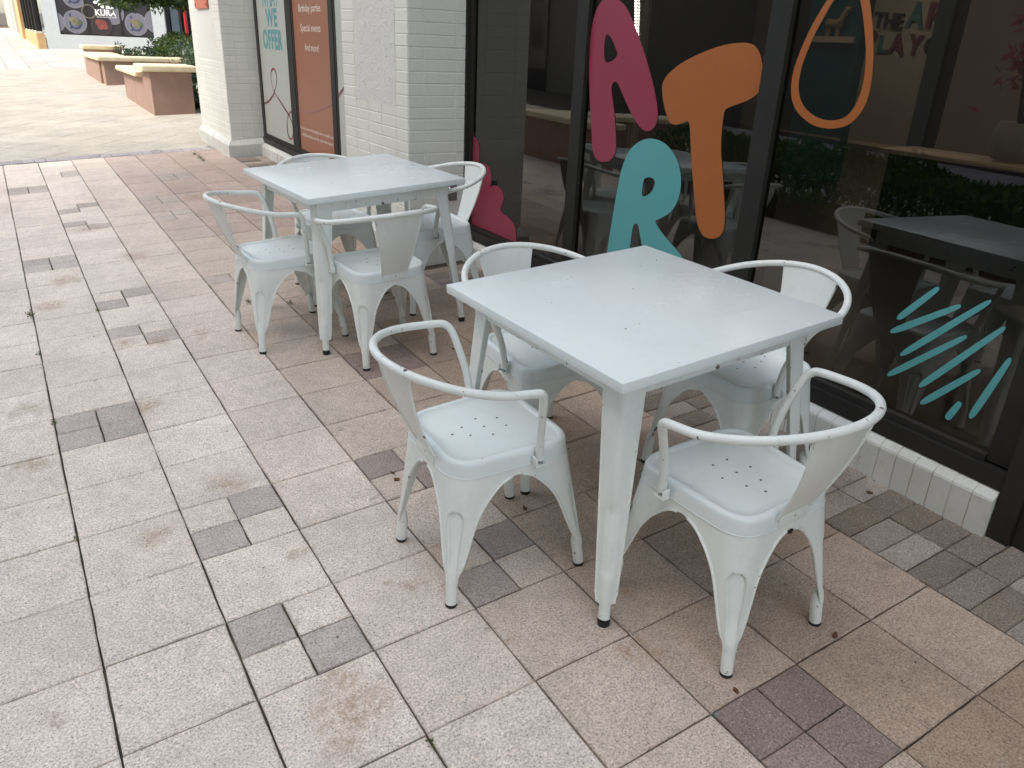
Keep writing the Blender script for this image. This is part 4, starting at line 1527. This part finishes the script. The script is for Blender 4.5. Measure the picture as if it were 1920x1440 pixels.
for nm, bx, mm in (('low_wall', (1.60, 1.82, 28.7, 35.995, .3, 1.12), 'stucco_tan'), ('pilaster', (1.52, 1.82, 36.0, 37.6, .3, 4.0), 'stucco_tan'),
                   ('pilaster', (1.56, 1.82, 38.6, 39.6, .3, 4.0), 'stucco_tan'), ('pilaster', (1.55, 1.82, 42, 43.5, .3, 4.0), 'stucco_cream'),
                   ('side_wall', (1.55, 1.82, 45, 53, .3, 4.0), 'stucco_cream')):
    b = MB()
    b.box(*bx)
    b.build(nm, M[mm], kb)
b = MB()
for y in (28.8, 30.6, 32.4, 34.2, 35.8): b.box(1.62, 1.72, y, y + .16, 1.12, 3.2, 0)
b.box(1.63, 1.74, 28.7, 36, 1.121, 1.18, 2)
b.box(1.72, 1.78, 28.7, 36, 1.18, 3.2, 1)
b.build('side_window', [M['frame'], M['darkglass'], M['coping']], kb)


def disc(b, s, z, r, d, mi, n=36, ex=1.0, r0=0.0):
    vs = [];
    if r0:
        for k in range(n):
            a = 2 * PI * k / n
            vs += [KM @ Vector((s + r * math.cos(a) * ex, z + r * math.sin(a), d)), KM @ Vector((s + r0 * math.cos(a) * ex, z + r0 * math.sin(a), d))]
        b.add(vs, [(2 * k, 2 * ((k + 1) % n), 2 * ((k + 1) % n) + 1, 2 * k + 1) for k in range(n)], mi)
    else:
        b.add([KM @ Vector((s + r * math.cos(2 * PI * k / n) * ex, z + r * math.sin(2 * PI * k / n), d)) for k in range(n)], [tuple(range(n))], mi)


M['k_dark'] = simple('poster_dark', (.030, .029, .033), .35, .08, 2)
M['k_plate'] = simple('poster_plate', (.15, .15, .185), .5, .05)
M['k_rim'] = simple('poster_plate_rim', (.20, .20, .225), .5, .03)
M['k_gold'] = simple('poster_gold', (.16, .145, .11), .5)
M['k_red'] = simple('poster_tuna', (.20, .05, .04), .5, .25, 6)
M['k_brown'] = simple('poster_bowl', (.06, .032, .025), .5)
M['k_blue'] = simple('poster_blue', (.03, .045, .12), .5)
M['k_food'] = simple('poster_food', (.17, .15, .095), .5, .35, 9)
M['k_green'] = simple('poster_wasabi', (.085, .11, .06), .5, .3, 9)
b = MB()
kbox(b, .42, 3.17, 1.117, 3.4, -.12, -.03, 0)
for s_ in (1.27, 2.24): kbox(b, s_ - .03, s_ + .03, 1.117, 3.4, -.03, -.018, 9)
kbox(b, .42, 3.17, 1.117, 1.16, -.03, -.014, 9)
kb_f = KM
D0 = -.027


def clipdisc(s, z, r, lo=.43, hi=3.16):
    n = 40
    pts = []
    for k in range(n):
        a = 2 * PI * k / n
        pts.append(Vector((min(hi, max(lo, s + r * math.cos(a))), z + r * math.sin(a), 0)))
    return pts


def plate(s, z, r, d):
    for q, mi, dd in ((r, 2, 0), (r * .93, 1, .001)):
        b.add([KM @ Vector((p.x, p.y, d + dd)) for p in clipdisc(s, z, q)], [tuple(range(40))], mi)


for i, (s, z, r) in enumerate(((.30, 1.47, .30), (.90, 1.49, .335), (.97, 2.22, .34), (2.02, 1.80, .34), (2.68, 1.50, .335), (3.28, 1.60, .34))):
    plate(s, z, r, D0 + .002 * i)
disc(b, 1.34, 1.81, .205, -.010, 3, r0=.175)
disc(b, 1.66, 1.44, .30, -.012, 5); disc(b, 1.66, 1.44, .265, -.011, 0)
for (s, z, r, m_) in ((1.58, 1.50, .10, 4), (1.70, 1.47, .12, 4), (1.62, 1.38, .09, 4), (1.77, 1.38, .08, 4)): disc(b, s, z, r, -.009 + .0005 * r * 10, m_, 9)
for (s, z) in ((.90, 1.49), (2.68, 1.50), (.97, 2.22)):
    disc(b, s, z - .03, .17, -.012, 6, 30, 1.0, .13)
    disc(b, s + .0, z + .02, .13, -.0115, 7, 7); disc(b, s - .10, z + .07, .075, -.011, 7, 6); disc(b, s + .13, z + .0, .085, -.0112, 8, 6)
    disc(b, s - .12, z + .20, .035, -.011, 6, 8); disc(b, s - .14, z - .17, .035, -.011, 6, 8)
po = b.build('food_poster', [M['k_dark'], M['k_plate'], M['k_rim'], M['k_gold'], M['k_red'], M['k_brown'], M['k_blue'], M['k_food'], M['k_green'], M['frame']], kb)


def k_text(body, s0, s1, z0, z1, bold):
    me = fit_text(text_mesh(body, bold), s1 - s0, z1 - z0)
    shift(me, s0, z0)
    for v in me.vertices: v.co = KM @ Vector((v.co.x, v.co.y, -.005))
    link_mesh('poster_lettering', me, M['white'], po)


k_text('KURA', 1.53, 2.13, 1.70, 1.885, .035)
k_text('REVOLVING SUSHI BAR', 1.56, 2.14, 1.645, 1.68, .01)
b = MB()
for pts in ([(1.50, 2.07), (1.76, 1.92), (2.02, 1.90), (1.95, 1.99), (1.78, 2.0), (1.68, 2.08), (1.86, 2.18), (1.80, 2.25), (1.56, 2.13)], [(2.0, 1.90), (2.16, 1.96), (2.10, 1.98), (1.98, 1.965)]):
    b.add([KM @ Vector((s, z, -.005)) for s, z in pts], [tuple(range(len(pts)))])
b.build('poster_emblem', M['white'], po)

b = MB()
b.tube([(4.36, 20.0, gz(4.33, 20)), (4.36, 20.0, 3.2)], .036, 12)
tag(b.build('red_pole', M['red_pole']), 'bright red post behind the bright green shrub', 'post')
b = MB()
b.box(-1.5, 1.2, 53.5, 53.9, .8, 4.5)
b.box(-1.5, 1.3, 53.4, 53.5, 3.0, 3.3)
tag(b.build('passage_end_wall', M['darkglass']), 'dark shop end at the far end of the lit passage', 'wall')

# ------------------------------------------------------------------ the other side of the walk (mirrored in the glass)
def hedge(lab, x0, x1, y0, y1, h, n, seed):
    cx, cy = (x0 + x1) / 2, (y0 + y1) / 2
    root = empty('hedge', lab, 'hedge', on_paving(cx, cy, 0), 'hedges across the walk')
    r_ = random.Random(seed)
    bumps = [(r_.uniform(x0 - cx, x1 - cx), r_.uniform(y0 - cy, y1 - cy), r_.uniform(.15, .45), r_.uniform(-.1, .22)) for _ in range(16)]
    pts = []
    for _ in range(n):
        x, y = r_.uniform(x0 - cx, x1 - cx), r_.uniform(y0 - cy, y1 - cy)
        hh = h * .85
        for (bx, by, br, bh) in bumps:
            hh += bh * math.exp(-((x - bx) ** 2 + (y - by) ** 2) / br ** 2)
        ex = min((x1 - cx) - abs(x), (y1 - cy) - abs(y))
        hh *= min(1, .45 + ex / .25)
        pts.append(((x, y, max(.03, hh * (1 - r_.random() ** 2.5 * .8))), (x * .3, y * .1, .8)))
    leaf_mesh(pts, .085, seed, .3).build('foliage', [LEAF[1], LEAF[1], LEAF[2]], root)
    b = MB()
    for k in range(14):
        x, y = r_.uniform(x0 - cx, x1 - cx) * .8, r_.uniform(y0 - cy, y1 - cy) * .9
        b.tube([(x, y, 0), (x + .03, y, h * .7)], [.012, .006], 6)
    b.build('stem', M['bark'], root)


hedge('leafy hedge across the walk, nearest the camera side', -2.75, -1.24, -2.6, .35, .60, 7500, 21)
hedge('leafy hedge across the walk, opposite the front table', -2.8, -1.24, .4, 5.4, .60, 12000, 22)
b = MB()
b.quad((-2.9, -4, .012), (-1.25, -4, .012), (-1.25, 5.6, .012), (-2.9, 5.6, .012))
tag(b.build('planting_bed', M['soil'], mw=G4), kind='structure')
p3 = empty('planter_wall', 'terracotta planter wall with stone coping across the walk', 'planter', G4.copy(), 'terracotta planters on the plaza')
b = MB()
b.box(-1.35, -.95, 5.9, 7.4, -.1, .50); b.box(-3.6, -1.35, 7.0, 7.4, -.1, .50)
b.build('wall', M['stucco_terra'], p3)
b = MB()
b.box(-1.42, -.88, 5.83, 7.47, .502, .575, 0, .02); b.box(-3.65, -1.425, 6.93, 7.47, .502, .575, 0, .02)
b.build('coping', M['coping'], p3)
M['stucco_umber'] = simple('umber_stucco', (.13, .115, .10), .8, .08, 2, .3)
ob = empty('opposite_building', 'brown building on the other side of the walk, seen only in the glass', 'building', Matrix.Identity(4))
zo = gz(-12, 0)
b = MB()
b.box(-20, -12.2, -24, 5.6, zo - .5, 21.5)
b.box(-20, -12.2, 5.603, 48, zo - .5, 6.2)
b.box(-12.2, -12.1, -24, 48, zo - .3, zo + .25, 1)
b.build('wall', [M['stucco_umber'], M['stucco_tan']], ob)
for k in [0, 1, 2, 3] + list(range(8, 13)):
    y = -12 + k * 4.4
    b = MB()
    b.box(-12.19, -12.12, y, y + 2.3, zo + .26, 2.6 + .04 * k)
    b.build('window', M['darkglass'], ob)

# ------------------------------------------------------------------ litter, weeds
LV = [(0.993, 0.401), (1.001, 0.448), (1.318, -0.9), (1.687, -0.906), (1.713, 1.318), (1.29, 0.018), (1.574, 0.29), (2.373, -0.524)]
for i, (x, y) in enumerate(LV):
    b = MB()
    n = 9
    a0 = rnd.uniform(0, 6.28)
    s_ = rnd.uniform(.005, .010)
    top = []
    for k in range(n):
        a = 2 * PI * k / n
        r_ = s_ * rnd.uniform(.5, 1.15)
        top.append((r_ * math.cos(a) * 1.5, r_ * math.sin(a), .002 + rnd.uniform(0, .008)))
    b.add(top + [(0, 0, .004)] + [(p[0] * .95, p[1] * .95, .0005) for p in top], [(k, (k + 1) % n, n) for k in range(n)] + [(k, n + 1 + k, n + 1 + (k + 1) % n, (k + 1) % n) for k in range(n)])
    tag(b.build('dry_leaf', M['dried'], mw=on_paving(x, y, a0, .001)), 'small curled brown leaf scrap lying on the pavers around the tables', 'leaf', 'dry leaf scraps on the paving')
WD = [(-0.009, 2.849, 1.3), (-0.007, 2.26, .6), (-0.003, 1.484, .7), (0.302, 2.759, .6), (1.778, 7.356, 1.4), (1.779, 7.103, 1.8), (1.038, 2.475, 1.0), (1.235, 2.35, .8), (-0.006, 0.618, .4), (0.607, -0.631, .5), (1.783, 6.95, 1.3)]
for i, (x, y, s_) in enumerate(WD):
    r_ = random.Random(300 + i)
    pts = []
    for k in range(int(34 * s_) + 8):
        pts.append(((r_.gauss(0, .006) * s_, r_.gauss(0, .020) * s_, -.004 + r_.random() * .012 * s_), (r_.gauss(0, .6), r_.gauss(0, .6), .6)))
    o = leaf_mesh(pts, (.009 + .004 * s_), 300 + i, .3, .35).build('weed', [LEAF[1], M['weed_dry'], LEAF[2]], mw=on_paving(x, y, 0, 0))
    tag(o, 'small green weed tuft growing in a joint between the pavers', 'weed', 'weeds in the paving joints')

# ------------------------------------------------------------------ light
w = bpy.data.worlds.new('World')
scene.world = w
w.use_nodes = True
nt = w.node_tree
sky = nt.nodes.new('ShaderNodeTexSky')
sky.sky_type = 'NISHITA'
sky.sun_disc = False
SUN_EL, SUN_AZ = R(48), R(262)      # azimuth clockwise from +y
sky.sun_elevation = SUN_EL
sky.sun_rotation = SUN_AZ
sky.air_density = 1.0; sky.dust_density = 2.2; sky.ozone_density = 1.0
bg = nt.nodes['Background']
bg.inputs['Strength'].default_value = .13
hs = nt.nodes.new('ShaderNodeHueSaturation')
hs.inputs['Saturation'].default_value = .72
nt.links.new(sky.outputs[0], hs.inputs['Color'])
tint = nt.nodes.new('ShaderNodeMix'); tint.data_type = 'RGBA'; tint.blend_type = 'MULTIPLY'
tint.inputs[0].default_value = 1.0
tint.inputs[7].default_value = (1.04, 1.0, .895, 1)
nt.links.new(hs.outputs[0], tint.inputs[6])
nt.links.new(tint.outputs[2], bg.inputs['Color'])
sd = bpy.data.lights.new('sun', 'SUN')
sd.energy = .85; sd.angle = R(10); sd.color = (1, .92, .80)
so = bpy.data.objects.new('sun', sd)
COL.objects.link(so)
dirv = Vector((math.sin(SUN_AZ) * math.cos(SUN_EL), math.cos(SUN_AZ) * math.cos(SUN_EL), math.sin(SUN_EL)))
so.rotation_euler = dirv.to_track_quat('Z', 'Y').to_euler()
so.location = dirv * 30

scene.view_settings.view_transform = 'Standard'
scene.view_settings.look = 'None'
scene.view_settings.gamma = 1
scene.view_settings.exposure = 1.88
scene.render.engine = 'CYCLES'
scene.cycles.max_bounces = 8
scene.cycles.transparent_max_bounces = 12
scene.cycles.sample_clamp_indirect = 6
